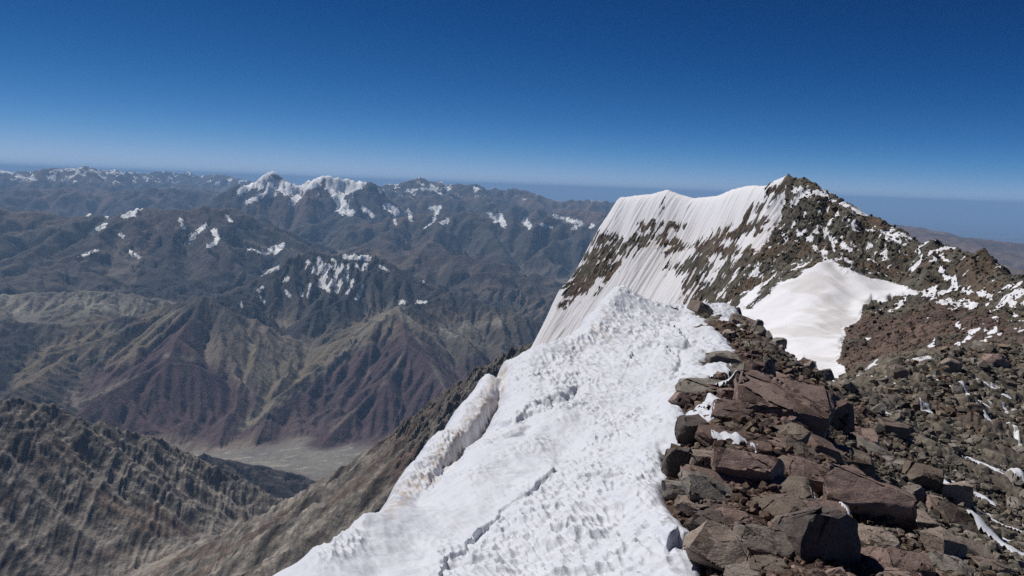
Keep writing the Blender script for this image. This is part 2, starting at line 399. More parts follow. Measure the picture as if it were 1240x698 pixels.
def far_terrain(X, Y, fine):
    R = np.hypot(X, Y)
    wsc = np.clip(R / 12000, 0.35, 3)
    wx = fbm(X / 900, Y / 900, 3, 11) * 90 * wsc; wy = fbm(X / 900, Y / 900, 3, 29) * 90 * wsc
    x = (X + wx).ravel(); y = (Y + wy).ravel(); n = x.size
    best = np.full(n, -1e5); S = np.zeros(n); D = np.full(n, 5000.0); K = np.full(n, 5, np.int8); SG = np.zeros(n)
    xs = x; ys = y
    for (a, b, slope, s0, key, lev, md) in SEGS:
        reach = (max(a[2], b[2]) - (Z0 - 500)) / (slope * 0.75)
        lx, hx = min(a[0], b[0]) - reach, max(a[0], b[0]) + reach; ly, hy = min(a[1], b[1]) - reach, max(a[1], b[1]) + reach
        I = np.nonzero((xs > lx) & (xs < hx) & (ys > ly) & (ys < hy))[0]
        if not len(I): continue
        px = xs[I] - a[0]; py = ys[I] - a[1]; dx, dy = b[0] - a[0], b[1] - a[1]; L2 = dx * dx + dy * dy
        t = np.clip((px * dx + py * dy) / L2, 0, 1)
        ex = px - t * dx; ey = py - t * dy; d = np.sqrt(ex * ex + ey * ey)
        h = a[2] + (b[2] - a[2]) * t - slope * (1.32 if key in ('blue', 'white') else 1.0) * d * (1.15 - 0.25 * np.clip(d / 2500, 0, 1.2))
        g = h > best[I]; J = I[g]
        best[J] = h[g]; (mx, my), gr = md; S[J] = (s0 // 7919) * 7919 + (slope * (xs[J] * mx + ys[J] * my) + gr * d[g]) / math.hypot(slope, gr); D[J] = d[g]; K[J] = KEYS.index(key)
        SG[J] = np.sign(px * dy - py * dx)[g]
    sh = X.shape
    best, S, D, K, SG = [q.reshape(sh) for q in (best, S, D, K, SG)]
    far = ss(14000, 30000, R)
    S2 = S + SG * 777
    # floor: valley bottom near, rolling ground far away
    roll = ridged(X / 6500, Y / 6500, 5, 41)
    right = ss(-0.05, 0.35, np.arctan2(X, Y))
    floor = Z0 + far * (roll * 1500 * (1 - 0.75 * right) - 500) + fbm(X / 400, Y / 400, 3, 5) * 10
    floor = floor - ss(60000, 130000, R) * 600
    floor = np.maximum(floor, -4200 + 40 * fbm(X / 3000, Y / 3000, 3, 77))
    k_ = 28.0 + 110 * far                        # scree apron: soft join of slope and floor
    dlt = np.maximum((best - floor) / k_, -30)
    body = ss(0, 1, (best - floor) / np.where(R < 16000, 120.0, 260.0))
    # gullies running down the slopes
    rock = ridged(X / 260, Y / 260, 5, 83) - 0.5
    crest = np.exp(-D / 350.0)
    gs = np.where(K == 0, 85.0, np.where(R < 16000, 190.0, 420.0))
    gd = gs * 9
    gl = ridged(S2 / gs + 0.35 * fbm(X / 300, Y / 300, 2, 7), D / gd, 4, 61, .62)
    amp = np.where(K == 0, 150.0, np.where(R < 16000, np.where(K == 4, 190.0, 130.0), 330.0)) * ss(20, 400, D + 60) * np.clip(1.2 - D / 2600, .35, 1)
    amp = amp * np.where((K == 2) | (K == 3) | (K == 7), 0.8, 1.0)
    det = (gl - 0.55) * amp
    wl = ss(-1450, -950, X + .35 * (Y - 5000))          # 0 on the left spur, 1 on the wall below the snow ridge
    Sk = np.where(wl > .5, .59 * X - .81 * Y, X + .22 * Y) + 34 * fbm(X / 420, Y / 420, 2, 67)
    jf = np.abs(2 * wl - 1)
    r1 = ridged(Sk / 330, D / 3000, 1, 71); r2_ = ridged(Sk / 128 + .2 * r1, D / 3600, 2, 73); r3 = ridged(Sk / 46, D / 1600, 2, 75)
    fl = r1 * 14 * ss(30, 500, D) + r2_ * 27 * ss(0, 180, D) + r3 * 9 - 26 + wl * (ridged(Sk / 70, D / 190, 4, 87, .6) - .5) * 85
    fl = fl * (.15 + .85 * jf) + (ridged(X / 150, Y / 150, 4, 79, .45) - .5) * 12
    L_ = np.where(R < 16000, 1.0, 2.3); Sg = S2 + D * .18 + 60 * L_ * fbm(X / 700, Y / 700, 3, 69)
    q1 = ridged(Sg / (430 * L_), D / (2600 * L_), 1, 171); q2 = ridged(Sg / (175 * L_) + .2 * q1, D / (1300 * L_), 2, 173); q3 = ridged(Sg / (66 * L_), D / (520 * L_), 3, 175)
    rockk = np.where((K == 4) | (K == 5) | (K == 8), 1.0, .72) * np.where(K == 9, .4, 1)
    f2 = (q1 * 105 * ss(40, 600, D) + q2 * 34 * ss(0, 250, D) + q3 * 7 - 95) * L_ * .85 * rockk + np.where(R < 16000, rock * (22 + 95 * crest), (ridged(X / 1100, Y / 1100, 4, 89, .5) - .5) * (60 + 150 * np.exp(-D / 900)) * np.where(K == 8, 2.0, 1.0)) * rockk
    pur = K == 2
    f2 = np.where(pur, q1 * 50 * ss(40, 500, D) + q2 * 26 * ss(0, 250, D) + q3 * 9 - 50 + rock * 10, f2)
    det = f2; gl = .25 * q1 + .5 * q2 + .35 * q3
    det = np.where(K == 0, fl, det); gl = np.where(K == 0, .25 * r1 + .5 * r2_ + .35 * r3, gl)
    det = det + (K == 0) * rock * np.where(K == 0, 70, np.where(R < 16000, np.where(K == 4, 150, 80), 260)) * (0.35 + 0.8 * crest) * np.where((K == 2) | (K == 6) | (K == 7), .45, 1)
    det = det + far * (ridged(X / 2600, Y / 2600, 4, 19, .45) - .5) * 300 * np.where(K == 9, .3, 1)
    h = floor + k_ * np.logaddexp(0, dlt) + det * body
    if EROS:
        de, fw_ = eroded(X, Y); h = h + de * np.where(K == 0, .5, 1.0); fn = np.clip(fw_, 0, 1)
        gl = np.where(fw_ > 0, .80 - .62 * fn + .15 * (gl - .5), gl)
    return h, dict(S=S2, D=D, K=K, body=body, gl=gl, rock=rock, crest=crest, R=R, floor=floor, best=best)

COL = dict(near=(.215, .195, .172), low=(.050, .043, .045), purple=(.092, .062, .066), tan=(.170, .138, .114), dark=(.050, .046, .045),
           blue=(.075, .066, .060), pale=(.15, .14, .12), brown=(.105, .085, .070), white=(.060, .058, .060), rust=(.13, .095, .075))
def lerp(a, b, t): return a + (b - a) * t[..., None]
def far_colour(X, Y, H, q):
    P = np.stack([X, Y, H], -1); u, v = proj(P)
    c = np.array([COL[k] for k in KEYS])[q['K']]
    nz = fbm(X / 700, Y / 700, 4, 131); nz2 = fbm(q['S'] / 120, q['D'] / 900, 3, 151)
    # dark cliffs on steep ground, pale scree fans in the gullies
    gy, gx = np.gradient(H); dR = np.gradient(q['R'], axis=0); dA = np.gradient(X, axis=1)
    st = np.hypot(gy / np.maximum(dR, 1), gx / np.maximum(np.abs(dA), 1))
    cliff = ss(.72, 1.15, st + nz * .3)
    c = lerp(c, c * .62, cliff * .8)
    scree = ss(.62, .38, q['gl']) * ss(80, 500, q['D']) * (1 - cliff)
    stripe = fbm(q['S'] / 55, q['D'] / 1800, 4, 163, .6); c = c * (1 + np.where(q['R'] < 16000, 1.1, .5) * stripe * ss(30, 250, q['D']))[..., None]
    lines = ss(.12, .3, fbm(q['S'] / 75, q['D'] / 2600, 3, 159)) * ss(60, 300, q['D']) * (q['R'] < 16000) * (q['K'] != 0)
    c = lerp(c, np.array([.16, .145, .125]) * np.ones_like(c), lines * .35)
    scree = np.where(q['K'] == 2, scree * .35, scree)
    c = lerp(c, c * .62, (q['K'] == 0) * ss(.5, .72, q['gl']) * ss(-.45, .1, nz2))
    chute = (q['K'] == 0) * ss(.58, .34, q['gl'] + .25 * fbm(q['S'] / 260, q['D'] / 1500, 2, 157)) * ss(60, 260, q['D'])
    c = lerp(c, np.array([.25, .228, .205]) * np.ones_like(c), chute * .8)
    c = lerp(c, np.array([.165, .152, .130]) * np.ones_like(c), scree * .55 * ss(-.3, .3, nz2))
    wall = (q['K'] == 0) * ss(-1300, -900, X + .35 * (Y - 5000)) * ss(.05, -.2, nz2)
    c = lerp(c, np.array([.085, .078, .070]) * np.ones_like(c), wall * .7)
    # craggy dark rock along the crests, smooth paler scree below it
    zn = q['D'] + 260 * nz + 160 * q['rock']
    crag = ss(420, 160, zn) * ((q['K'] == 3) | (q['K'] == 4) | (q['K'] == 7)) * (q['R'] < 20000)
    c = lerp(c, np.array([.038, .036, .036]) * np.ones_like(c), crag * .75)
    apron = ss(500, 900, zn) * ((q['K'] == 3) | (q['K'] == 4)) * (q['R'] < 20000)
    c = lerp(c, np.array([.185, .154, .130]) * np.ones_like(c), apron * .5)
    # reddish streaks in the near spur
    red = ss(.05, .35, fbm(X / 350 + 9, Y / 350, 3, 171)) * (q['K'] == 0)
    c = lerp(c, np.array([.125, .085, .068]) * np.ones_like(c), red * .6 * ss(100, 500, q['D']))
    # pale / tan rock seen by the photo at known places
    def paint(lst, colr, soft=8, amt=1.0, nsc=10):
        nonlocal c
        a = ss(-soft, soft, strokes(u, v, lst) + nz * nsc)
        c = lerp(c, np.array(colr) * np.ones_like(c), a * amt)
    vis = (q['R'] > 8500) & (q['R'] < 17000)
    u0, v0 = u, v
    u = np.where(vis, u, -9999)
    paint([(250, 400, 300, 440, 14), (290, 400, 315, 470, 12), (150, 420, 195, 395, 14), (60, 400, 130, 400, 14), (330, 440, 400, 410, 20), (560, 430, 610, 420, 20)], (.105, .095, .075), 10, .7)
    paint([(120, 470, 200, 440, 22), (200, 440, 285, 500, 30), (150, 500, 260, 510, 30), (330, 520, 400, 470, 22), (400, 500, 480, 450, 45), (420, 520, 540, 500, 40), (560, 460, 590, 445, 18)], (.072, .046, .053), 10, .9)
    paint([(425, 412, 480, 372, 9), (480, 372, 560, 400, 12), (540, 395, 620, 385, 12), (330, 480, 420, 415, 9), (440, 400, 470, 400, 14), (300, 420, 330, 455, 9), (30, 460, 120, 400, 16), (150, 430, 190, 390, 16)], (.150, .125, .090), 8, .85)
    paint([(246, 360, 292, 402, 2.2), (292, 402, 326, 448, 3.5), (326, 448, 319, 484, 2.2), (319, 484, 298, 514, 2.5), (200, 431, 240, 436, 1.5), (245, 362, 190, 395, 3), (190, 395, 100, 440, 2), (165, 455, 100, 487, 2), (292, 518, 345, 482, 3), (345, 482, 395, 447, 3.5), (395, 447, 440, 400, 5), (440, 400, 482, 370, 6),
           (495, 405, 478, 450, 1.6), (478, 450, 440, 490, 1.8), (440, 490, 400, 522, 1.5), (452, 425, 440, 475, 1.6), (497, 400, 530, 450, 1.5), (530, 450, 541, 478, 1.5), (483, 372, 500, 400, 5)], (.185, .168, .135), 3, .8, 4)
    paint([(205, 438, 212, 500, 2), (224, 440, 232, 500, 2.5), (190, 450, 186, 490, 2), (244, 450, 250, 490, 1.5), (405, 470, 395, 520, 3), (245, 365, 236, 400, 5), (230, 372, 216, 395, 4), (500, 375, 530, 392, 5), (455, 330, 500, 350, 8), (540, 350, 600, 368, 5)], (.042, .038, .042), 4, .7, 5)
    paint([(540, 402, 610, 388, 6), (480, 370, 492, 385, 5), (60, 372, 110, 368, 7), (110, 368, 160, 372, 5), (0, 362, 30, 375, 7)], (.24, .225, .19), 4, .9)
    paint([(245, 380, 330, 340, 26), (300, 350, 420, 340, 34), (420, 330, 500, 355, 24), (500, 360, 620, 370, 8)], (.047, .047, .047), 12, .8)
    u = u0
    # valley floor: braided pale gravel
    fl = 1 - q['body']
    flv = fl * (q['R'] < 14500)
    br = ridged(X / 700 + Y / 2500, Y / 260 - X / 900, 3, 191)
    c = lerp(c, np.array([.185, .176, .162]) * np.ones_like(c), flv)
    c = lerp(c, np.array([.29, .275, .25]) * np.ones_like(c), flv * ss(.58, .8, br) * .9)
    # far ground: browns and greys
    far = ss(16000, 26000, q['R'])
    big_ = fbm(X / 4200, Y / 4200, 4, 137)
    c = lerp(c, np.array([.115, .080, .066]) * np.ones_like(c), ss(.0, .28, big_) * far * .8); c = lerp(c, np.array([.045, .045, .047]) * np.ones_like(c), ss(.0, -.28, big_) * far * .75)
    c = lerp(c, c * (1 + nz[..., None] * .5), far)
    # --- snow
    sn = np.full(u.shape, -2.2)
    def snowat(lst, r0, r1, soft, k=1.0, off=0.0):
        nonlocal sn
        a = strokes(u, v, lst) / (soft * 1.5) * k + off + .2 + (.62 - q['gl']) * 1.3 - q['rock'] * .8
        a = np.where((q['R'] > r0 * 1000) & (q['R'] < r1 * 1000), np.clip(a, -2.2, 1.6), -2.2)
        sn = np.maximum(sn, a)
    # white massif
    snowat([(292, 232, 330, 206, 4), (300, 226, 345, 222, 3), (322, 208, 334, 207, 4), (338, 228, 362, 226, 3), (345, 232, 385, 222, 3.5), (376, 222, 392, 210, 5), (392, 212, 440, 216, 4.5), (398, 226, 418, 250, 4.5), (404, 222, 436, 220, 7),
            (408, 235, 432, 225, 5), (300, 245, 320, 236, 2), (352, 246, 362, 238, 2), (412, 255, 426, 258, 3.5), (296, 214, 305, 220, 3), (325, 231, 330, 236, 3)], 26, 33, 2.2, 1, .1)
    snowat([(442, 253, 452, 262, 2.5), (468, 250, 480, 256, 4), (476, 262, 480, 272, 1.5), (495, 256, 498, 266, 2), (522, 252, 532, 252, 2.5), (530, 255, 524, 268, 1.8), (524, 268, 514, 277, 1.3), (535, 270, 543, 267, 2.3),
            (592, 258, 600, 268, 2), (604, 262, 610, 272, 3.5), (635, 268, 641, 274, 3.5), (655, 272, 668, 276, 1.8), (672, 262, 680, 264, 2.2), (688, 266, 702, 270, 3), (694, 276, 702, 274, 1.8), (716, 274, 718, 273, 2)], 20, 34, 2, 1, -.1)
    snowat([(490, 216, 512, 211, 3), (508, 220, 512, 222, 2), (532, 219, 545, 221, 2.2), (562, 221, 576, 218, 1.8), (500, 230, 545, 228, 1.5), (588, 226, 596, 228, 1.5), (576, 238, 592, 240, 1)], 36, 46, 2, .8, -.2)
    snowat([(0, 238, 22, 240, 3.5), (62, 238, 82, 236, 3), (82, 234, 110, 240, 4), (66, 256, 74, 252, 3), (106, 260, 126, 245, 2.5), (130, 262, 148, 250, 2.2), (152, 248, 170, 252, 3.2), (150, 262, 162, 258, 3.5), (238, 242, 246, 240, 3.2),
            (212, 240, 214, 241, 2), (152, 234, 156, 235, 2), (226, 294, 250, 272, 2), (218, 268, 222, 276, 2.5), (260, 280, 263, 290, 3), (252, 298, 262, 294, 2), (146, 284, 150, 286, 2), (118, 278, 128, 272, 2), (94, 312, 118, 303, 1.3),
            (156, 304, 172, 314, 1), (322, 306, 334, 300, 2), (334, 306, 344, 294, 1.8), (274, 262, 280, 268, 2), (300, 302, 322, 306, 1.3), (264, 238, 270, 236, 2.5), (297, 272, 299, 275, 1.6)], 15, 25, 2, 1, -.1)
    snowat([(60, 208, 80, 206, 2), (82, 205, 98, 203, 2.6), (108, 207, 125, 208, 2), (128, 208, 150, 210, 2.2), (0, 206, 20, 210, 2.5), (20, 214, 45, 218, 2)], 45, 60, 2, .8, -.35)
    # snow-specked massif
    big = ss(0, 12, strokes(u, v, [(375, 325, 440, 325, 14), (395, 345, 430, 335, 14), (425, 310, 450, 315, 8), (320, 330, 336, 325, 5)]))
    spk = .5 - 1.5 * fbm(X / 85 + nz, Y / 260, 4, 707, .65)
    snowat([(385, 318, 395, 335, 2), (398, 322, 388, 345, 2.2), (410, 326, 402, 345, 2), (418, 310, 446, 312, 4), (420, 330, 408, 352, 1.8), (428, 340, 420, 356, 1.6), (440, 345, 432, 362, 1.8), (376, 345, 372, 360, 1.6), (388, 340, 398, 352, 2), (362, 348, 366, 358, 1),
            (316, 332, 336, 324, 2.4), (312, 352, 318, 348, 1.8), (316, 360, 320, 366, 1), (346, 352, 352, 360, 1), (292, 368, 293, 372, 1.6), (345, 340, 350, 336, 1.5), (460, 322, 470, 328, 1.6), (478, 320, 484, 321, 1.3), (510, 341, 513, 341, 1.5),
            (486, 366, 492, 366, 2.2), (506, 366, 516, 366, 1.8), (386, 312, 390, 325, 2), (402, 314, 406, 318, 1.5), (372, 317, 376, 318, 1.5)], 11, 16, 1.5, 1, .0)
    sn = np.maximum(sn, np.where((q['R'] > 11000) & (q['R'] < 16000), big * (1.0 - 2.3 * spk) - 2.2 * (1 - big), -2.2))
    # high ground keeps thin snow in its gullies far away
    hs = ss(-1350, -350, H - 0) * far * ss(.0, .4, nz * 1.2 + .36 - .6 * (q['gl'])) * (q['K'] != 9)
    sn = np.maximum(sn, -2.2 + 2.75 * hs)
    hill = ss(0, 6, strokes(u, v, [(1120, 300, 1150, 305, 4)])) * (q['R'] > 14000) * (q['R'] < 17500)
    sn = np.maximum(sn, -2.2 + hill * 2.0)
    return c, sn

m_far = terrain_mat('distant_rock', 500, 110, 170, bump_s=0.6, snow_col=(.84, .84, .84), snow_amp=4.0, dim=1.12, contrast=.6)
m_mid = terrain_mat('valley_rock', 70, 45, 26, bump_s=.9, snow_col=(.72, .72, .72), snow_amp=4.0, dim=1.12, contrast=.45)

for (x0, x1, y0, y1, cell, n_, bt, stp, rlo, rhi, gain) in ((-12500, 3600, 2400, 17000, 30.0, 330000, 16, 60, 0, 16500.1, 1.0), (-40000, 14000, 15500, 62000, 105.0, 210000, 12, 42, 16500, 1e9, 1.0)):
    gx_, gy_ = np.meshgrid(np.arange(x0, x1, cell), np.arange(y0, y1, cell))
    h_, _q = far_terrain(gx_, gy_, False)
    e_, f_ = erode(h_ / cell, n_, bt, stp, 5)
    D_ = np.clip((e_ - h_ / cell) * cell, -9 * cell, 5 * cell) * gain
    F_ = np.log1p(f_); F_ = (F_ - F_.mean()) / (F_.std() * 3.2) + .42
    EROS.append((x0, y0, cell, D_, np.clip(F_, .02, 1), rlo, rhi))
rr = np.concatenate([np.exp(np.linspace(math.log(2600), math.log(4000), 210, endpoint=False)), np.exp(np.linspace(math.log(4000), math.log(16500), 640))])
X, Y, A, R = polar(-42, 12, 900, 0, 0, 0, rr)
H, q = far_terrain(X, Y, True)
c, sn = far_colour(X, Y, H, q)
o = grid_obj('valley_mountains', X, Y, H, m_mid, dict(col=c, snow=sn, dirt_shade=np.zeros_like(sn)))
tag(o, 'brown and purple mountains around the gravel valley floor, lower left', kind='structure')
rr = np.concatenate([np.exp(np.linspace(math.log(16500), math.log(70000), 430, endpoint=False)), np.exp(np.linspace(math.log(70000), math.log(420000), 40))])
X2, Y2, A2, R2 = polar(-46, 46, 1000, 0, 0, 0, rr)
H2, q2 = far_terrain(X2, Y2, False)
H2[0] -= 60
c2, sn2 = far_colour(X2, Y2, H2, q2)
o = grid_obj('distant_mountains', X2, Y2, H2, m_far, dict(col=c2, snow=sn2, dirt_shade=np.zeros_like(sn2)))
tag(o, 'hazy blue ranges with a white snow massif on the horizon', kind='structure')
X3, Y3, A3, R3 = polar(11.5, 50, 260, 2600, 16700, 200)
H3, q3 = far_terrain(X3, Y3, False)
c3, sn3 = far_colour(X3, Y3, H3, q3)
o = grid_obj('foothills', X3, Y3, H3, m_mid, dict(col=c3, snow=sn3, dirt_shade=np.zeros_like(sn3)))
tag(o, 'brown lowland hidden behind the second summit', kind='structure')

# =================================================================== SECOND SUMMIT (about 600 m away)
PK = []
crest = [(750, 240, 760), (770, 237, 748), (790, 235, 735), (808, 230, 722), (824, 236, 710), (840, 240, 700), (856, 239, 688), (870, 237, 675), (888, 230, 658), (905, 225, 640), (928, 225, 620), (940, 218, 610), (955, 212, 600)]
crR = [(975, 216, 592), (1000, 232, 575), (1020, 244, 562), (1040, 255, 550), (1070, 275, 530), (1085, 284, 515), (1100, 290, 500), (1130, 305, 470), (1155, 318, 445), (1180, 330, 420), (1210, 340, 395), (1240, 350, 370), (1300, 372, 340), (1400, 400, 320)]
def dens(L, k=3):
    o_ = []
    for a, b in zip(L[:-1], L[1:]):
        for j in range(k): o_.append(tuple(np.array(a) + (np.array(b) - np.array(a)) * j / k))
    return o_ + [L[-1]]
fall = np.array([-.777, -.629, -1.19])
crest_n = len(crest); crest_d = dens(crest)
for i, (u_, v_, r_) in enumerate(crest_d):
    p = at(u_, v_, r_); PK.append(p)
    if i < 33 and i % 2 == 0:
        for h_ in ((25, 70, 134, 220, 330) if i % 4 == 0 else (45, 100, 180)):
            PK.append(p + fall * h_)
    PK.append(p + np.array([.4, .9, -1.0]) * 40); 
    if i % 2 == 0: PK.append(p + np.array([.4, .9, -.9]) * 130)
p = at(750, 240, 760)
for h_ in (0, 70, 134, 220, 330):              # beyond the far left rib the ground falls away
    PK.append(p + fall * h_ + np.array([-.2, 1.0, -1.0]) * 45); PK.append(p + fall * h_ + np.array([-.2, 1.0, -1.1]) * 120)
for (u_, v_, r_) in dens(crR, 2):
    p = at(u_, v_, r_); PK.append(p); PK.append(p + np.array([.35, .9, -.9]) * 45); PK.append(p + np.array([.35, .9, -.8]) * 150)
for t_ in [(950, 240, 588), (948, 265, 572), (940, 285, 558), (925, 300, 545), (905, 322, 530), (885, 348, 512), (865, 372, 497),   # rib below the top
           (1000, 316, 430), (975, 322, 428), (950, 340, 425), (1040, 330, 422), (1080, 348, 412), (1110, 352, 400), (1170, 370, 350),   # snow dome
           (905, 372, 415), (925, 395, 370), (950, 400, 345), (985, 430, 290), (1000, 445, 268), (1012, 462, 245), (1030, 370, 385), (1035, 400, 340), (1020, 350, 400), (960, 370, 390),
           (930, 330, 500), (965, 318, 478), (1000, 304, 490), (1030, 308, 478), (1060, 322, 450), (1100, 334, 425), (1140, 346, 398), (1000, 275, 535), (1050, 290, 500), (1100, 312, 460), (960, 285, 535),
           (1030, 425, 292), (1060, 390, 335), (1080, 405, 310), (1100, 430, 258), (1160, 400, 285), (1200, 420, 225), (1240, 385, 285), (1240, 425, 205), (1200, 362, 345), (1130, 375, 335),
           (1100, 455, 215), (1180, 450, 190), (1240, 450, 180), (1040, 470, 225), (1010, 490, 215), (950, 460, 260), (900, 430, 330), (1100, 560, 140), (1240, 560, 130), (1000, 560, 150), (1400, 440, 220), (1400, 600, 120),
           (860, 410, 440), (800, 470, 430), (880, 500, 260), (760, 560, 330), (800, 640, 240), (900, 600, 180), (600, 640, 420)]:
    PK.append(at(*t_))
fpk = RBF(PK, 0.004)
rr = np.concatenate([np.linspace(128, 260, 90, endpoint=False), np.linspace(260, 780, 680, endpoint=False), np.linspace(780, 1100, 50)])
XP, YP, AP, RP = polar(-9, 37, 900, 0, 0, 0, rr)
HP = fpk(XP, YP)
UP, VP = proj(np.stack([XP, YP, HP], -1))
crd = np.array([.629, -.777])                   # direction along the far crest
Wc = XP * crd[0] + YP * crd[1]; Fc = XP * fall[0] + YP * fall[1]
p_r = np.array([at(955, 212, 600), at(948, 265, 572), at(925, 300, 545), at(885, 348, 512), at(840, 400, 480)])
rib_u = np.interp(VP, [212, 265, 300, 348, 400, 480], [955, 948, 925, 885, 840, 770])
face = ss(8, -14, UP - rib_u) * ss(430, 520, RP)       # 1 on the fluted south face
nz = fbm(XP / 40, YP / 40, 4, 301)
fl1 = ridged(Wc / 11.0 + 1.1 * fbm(Wc / 40, Fc / 90, 3, 305), Fc / 160, 3, 307)
fl2 = .5 * ridged(Wc / 4.6 + .8 * fbm(Wc / 20, Fc / 60, 2, 306), Fc / 90, 2, 311) + .5 * (fbm(Wc / 2.4, Fc / 50, 3, 312) + .6)
# rock on the face (photo pixels)
face_rock = strokes(UP, VP, [(722, 292, 740, 288, 8), (735, 300, 800, 285, 9), (780, 275, 800, 270, 8), (795, 268, 830, 275, 3), (712, 312, 735, 305, 10), (700, 335, 725, 325, 14), (690, 350, 712, 345, 12), (683, 368, 690, 362, 5), (740, 315, 755, 300, 9),
                             (800, 257, 806, 246, 1), (790, 300, 800, 298, 3), (806, 302, 812, 300, 3), (728, 330, 745, 318, 9),
                             (820, 325, 850, 315, 10), (835, 345, 855, 320, 10), (850, 300, 890, 305, 10), (870, 290, 920, 270, 8), (905, 262, 925, 245, 4), (880, 330, 905, 310, 12), (855, 360, 880, 340, 13), (830, 368, 850, 345, 6), (875, 370, 890, 350, 12),
                             (925, 245, 940, 232, 3), (932, 230, 955, 222, 6), (885, 283, 895, 262, 3), (815, 300, 860, 295, 4), (760, 300, 815, 292, 5)])
streak = fbm(Wc / 3.6, Fc / 34, 4, 381, .6); streak2 = fbm(Wc / 13, Fc / 90, 3, 383)
band = ss(-2.5, 3.5, face_rock - 2.0 + streak * 11 + streak2 * 7 + fbm(XP / 6, YP / 6, 4, 385) * 12)
fl3 = ridged(Wc / 1.5, Fc / 60, 1, 313)
HF = (fl1 - .6) * 1.5 * (1 + .6 * band) + (fl2 - .6) * 1.7 + (fl3 - .6) * .5
rk1 = ridged(XP / 34, YP / 34, 5, 321) - .5
f1, f2, cid = worley(XP / 6.5 + nz * .8, YP / 11 + nz, 331)
blk = (cid - .5) * 7.0 * ss(0, .16, f2 - f1)
f1b, f2b, cidb = worley(XP / 2.6 + nz, YP / 2.6, 337)
blk2 = (cidb - .5) * 2.6 * ss(0, .2, f2b - f1b) + .3 * (f2b - f1b)
nearf = .35 + .65 * ss(430, 540, RP)
HRk = rk1 * 7 + (blk * .62 + blk2 * .55) * nearf
# the smooth snow dome and snow strips
dome = strokes(UP, VP, [(1000, 334, 1010, 344, 19), (985, 345, 1040, 352, 20), (960, 365, 1020, 372, 26), (945, 362, 985, 345, 14), (930, 380, 960, 375, 18), (912, 398, 940, 395, 16), (975, 395, 1000, 400, 24), (985, 420, 1000, 425, 20), (1000, 440, 1012, 455, 14), (920, 375, 950, 360, 10), (905, 385, 935, 390, 14), (1040, 345, 1090, 352, 9),
                        (930, 400, 960, 420, 20), (1085, 352, 1110, 356, 5), (1048, 350, 1072, 358, 9), (900, 365, 925, 340, 5)]) * (RP < 470)
dome = np.where(RP < 470, dome, -50)
domw = ss(-4, 5, dome + nz * 4)
slope_rt = ss(440, 380, RP) * (1 - domw) * ss(-8, 10, VP - np.interp(UP, [1000, 1030, 1100, 1160, 1200, 1240], [400, 385, 362, 362, 372, 392]) + 8 * nz)          # brown slope at the right
HRt = rk1 * 2.5 + blk2 * .55 + blk * .12
det = face * (HF + band * (HRk * .55)) + (1 - face) * (1 - domw) * ((1 - slope_rt) * HRk + slope_rt * HRt)
crestfade = 0.35 + 0.65 * ss(0, 12, np.min([np.abs(VP - np.interp(UP, [c_[0] for c_ in crest + crR], [c_[1] for c_ in crest + crR]))], 0))
HPf = HP + det * crestfade + domw * (fbm(XP / 30, YP / 30, 3, 351) * 2.2 + .35 * ridged(XP / 5 + YP / 14, YP / 40, 2, 353))
# snow value
snP = np.full(HP.shape, -1.3)
snface = 1.3 - 2.6 * band + (fl1 - .5) * .5
snface = np.where(face_rock < -14, 1.5, snface)
snP = snP * (1 - face) + snface * face
rdg = strokes(UP, VP, [(960, 228, 1000, 236, 3), (1000, 240, 1060, 262, 2), (1075, 283, 1090, 292, 2.5), (1110, 303, 1128, 312, 1.8), (1135, 310, 1150, 318, 2), (1005, 285, 1010, 300, 2.2), (1010, 290, 1030, 300, 2.5), (1050, 275, 1060, 280, 1.8), (1012, 332, 1030, 338, 1)
                        , (948, 225, 950, 245, 2), (985, 300, 1000, 312, 2.5), (1030, 275, 1040, 280, 2), (1050, 310, 1062, 318, 1.6), (1140, 330, 1165, 345, 4), (1160, 345, 1190, 350, 3)])
snP = np.maximum(snP, np.where(face < .5, np.clip(rdg / 2.5, -1.3, 1.4) , -2))
# dusting on the ledges of the upper peak
ledge = fbm(XP / 6.0, YP / 8.0, 5, 361, .6) + .6 * fbm(XP / 22, YP / 22, 2, 367) - .25 * (cid - .5)
snP = np.maximum(snP, np.where((face < .5) & (slope_rt < .5), -1.1 + 2.3 * ss(.2, .5, ledge) * ss(4, 16, np.hypot((UP - 958) / 1.6, VP - 212)), -2))
strips = strokes(UP, VP, [(1090, 354, 1130, 358, 4.5), (1125, 362, 1180, 370, 4.5), (1080, 378, 1095, 365, 3), (1150, 375, 1165, 372, 3), (1160, 395, 1200, 400, 3), (1195, 372, 1208, 385, 2.2), (1160, 420, 1180, 402, 2.6), (1125, 425, 1134, 410, 1.4), (1180, 425, 1205, 398, 3), (1200, 440, 1218, 445, 3),
                          (1228, 375, 1240, 385, 3), (1120, 390, 1124, 383, 1), (1205, 400, 1215, 410, 1.5), (1050, 412, 1056, 405, 1), (1190, 350, 1240, 368, 2), (1040, 448, 1075, 442, 2), (1098, 440, 1130, 436, 1.2), (1230, 400, 1240, 402, 2)])
snP = np.maximum(snP, np.where(RP < 440, np.clip((strips - 1 + 6 * fbm(XP / 5, YP / 5, 4, 391)) / 2.0, -1.3, 1.3), -2))
snP = np.maximum(snP, np.where(dome > -12, np.clip((dome + nz * 4) / 4, -1.3, 2.2), -2))
low = ss(440, 520, VP) * (1 - face) * (RP > 300)
snP = snP + low * 2
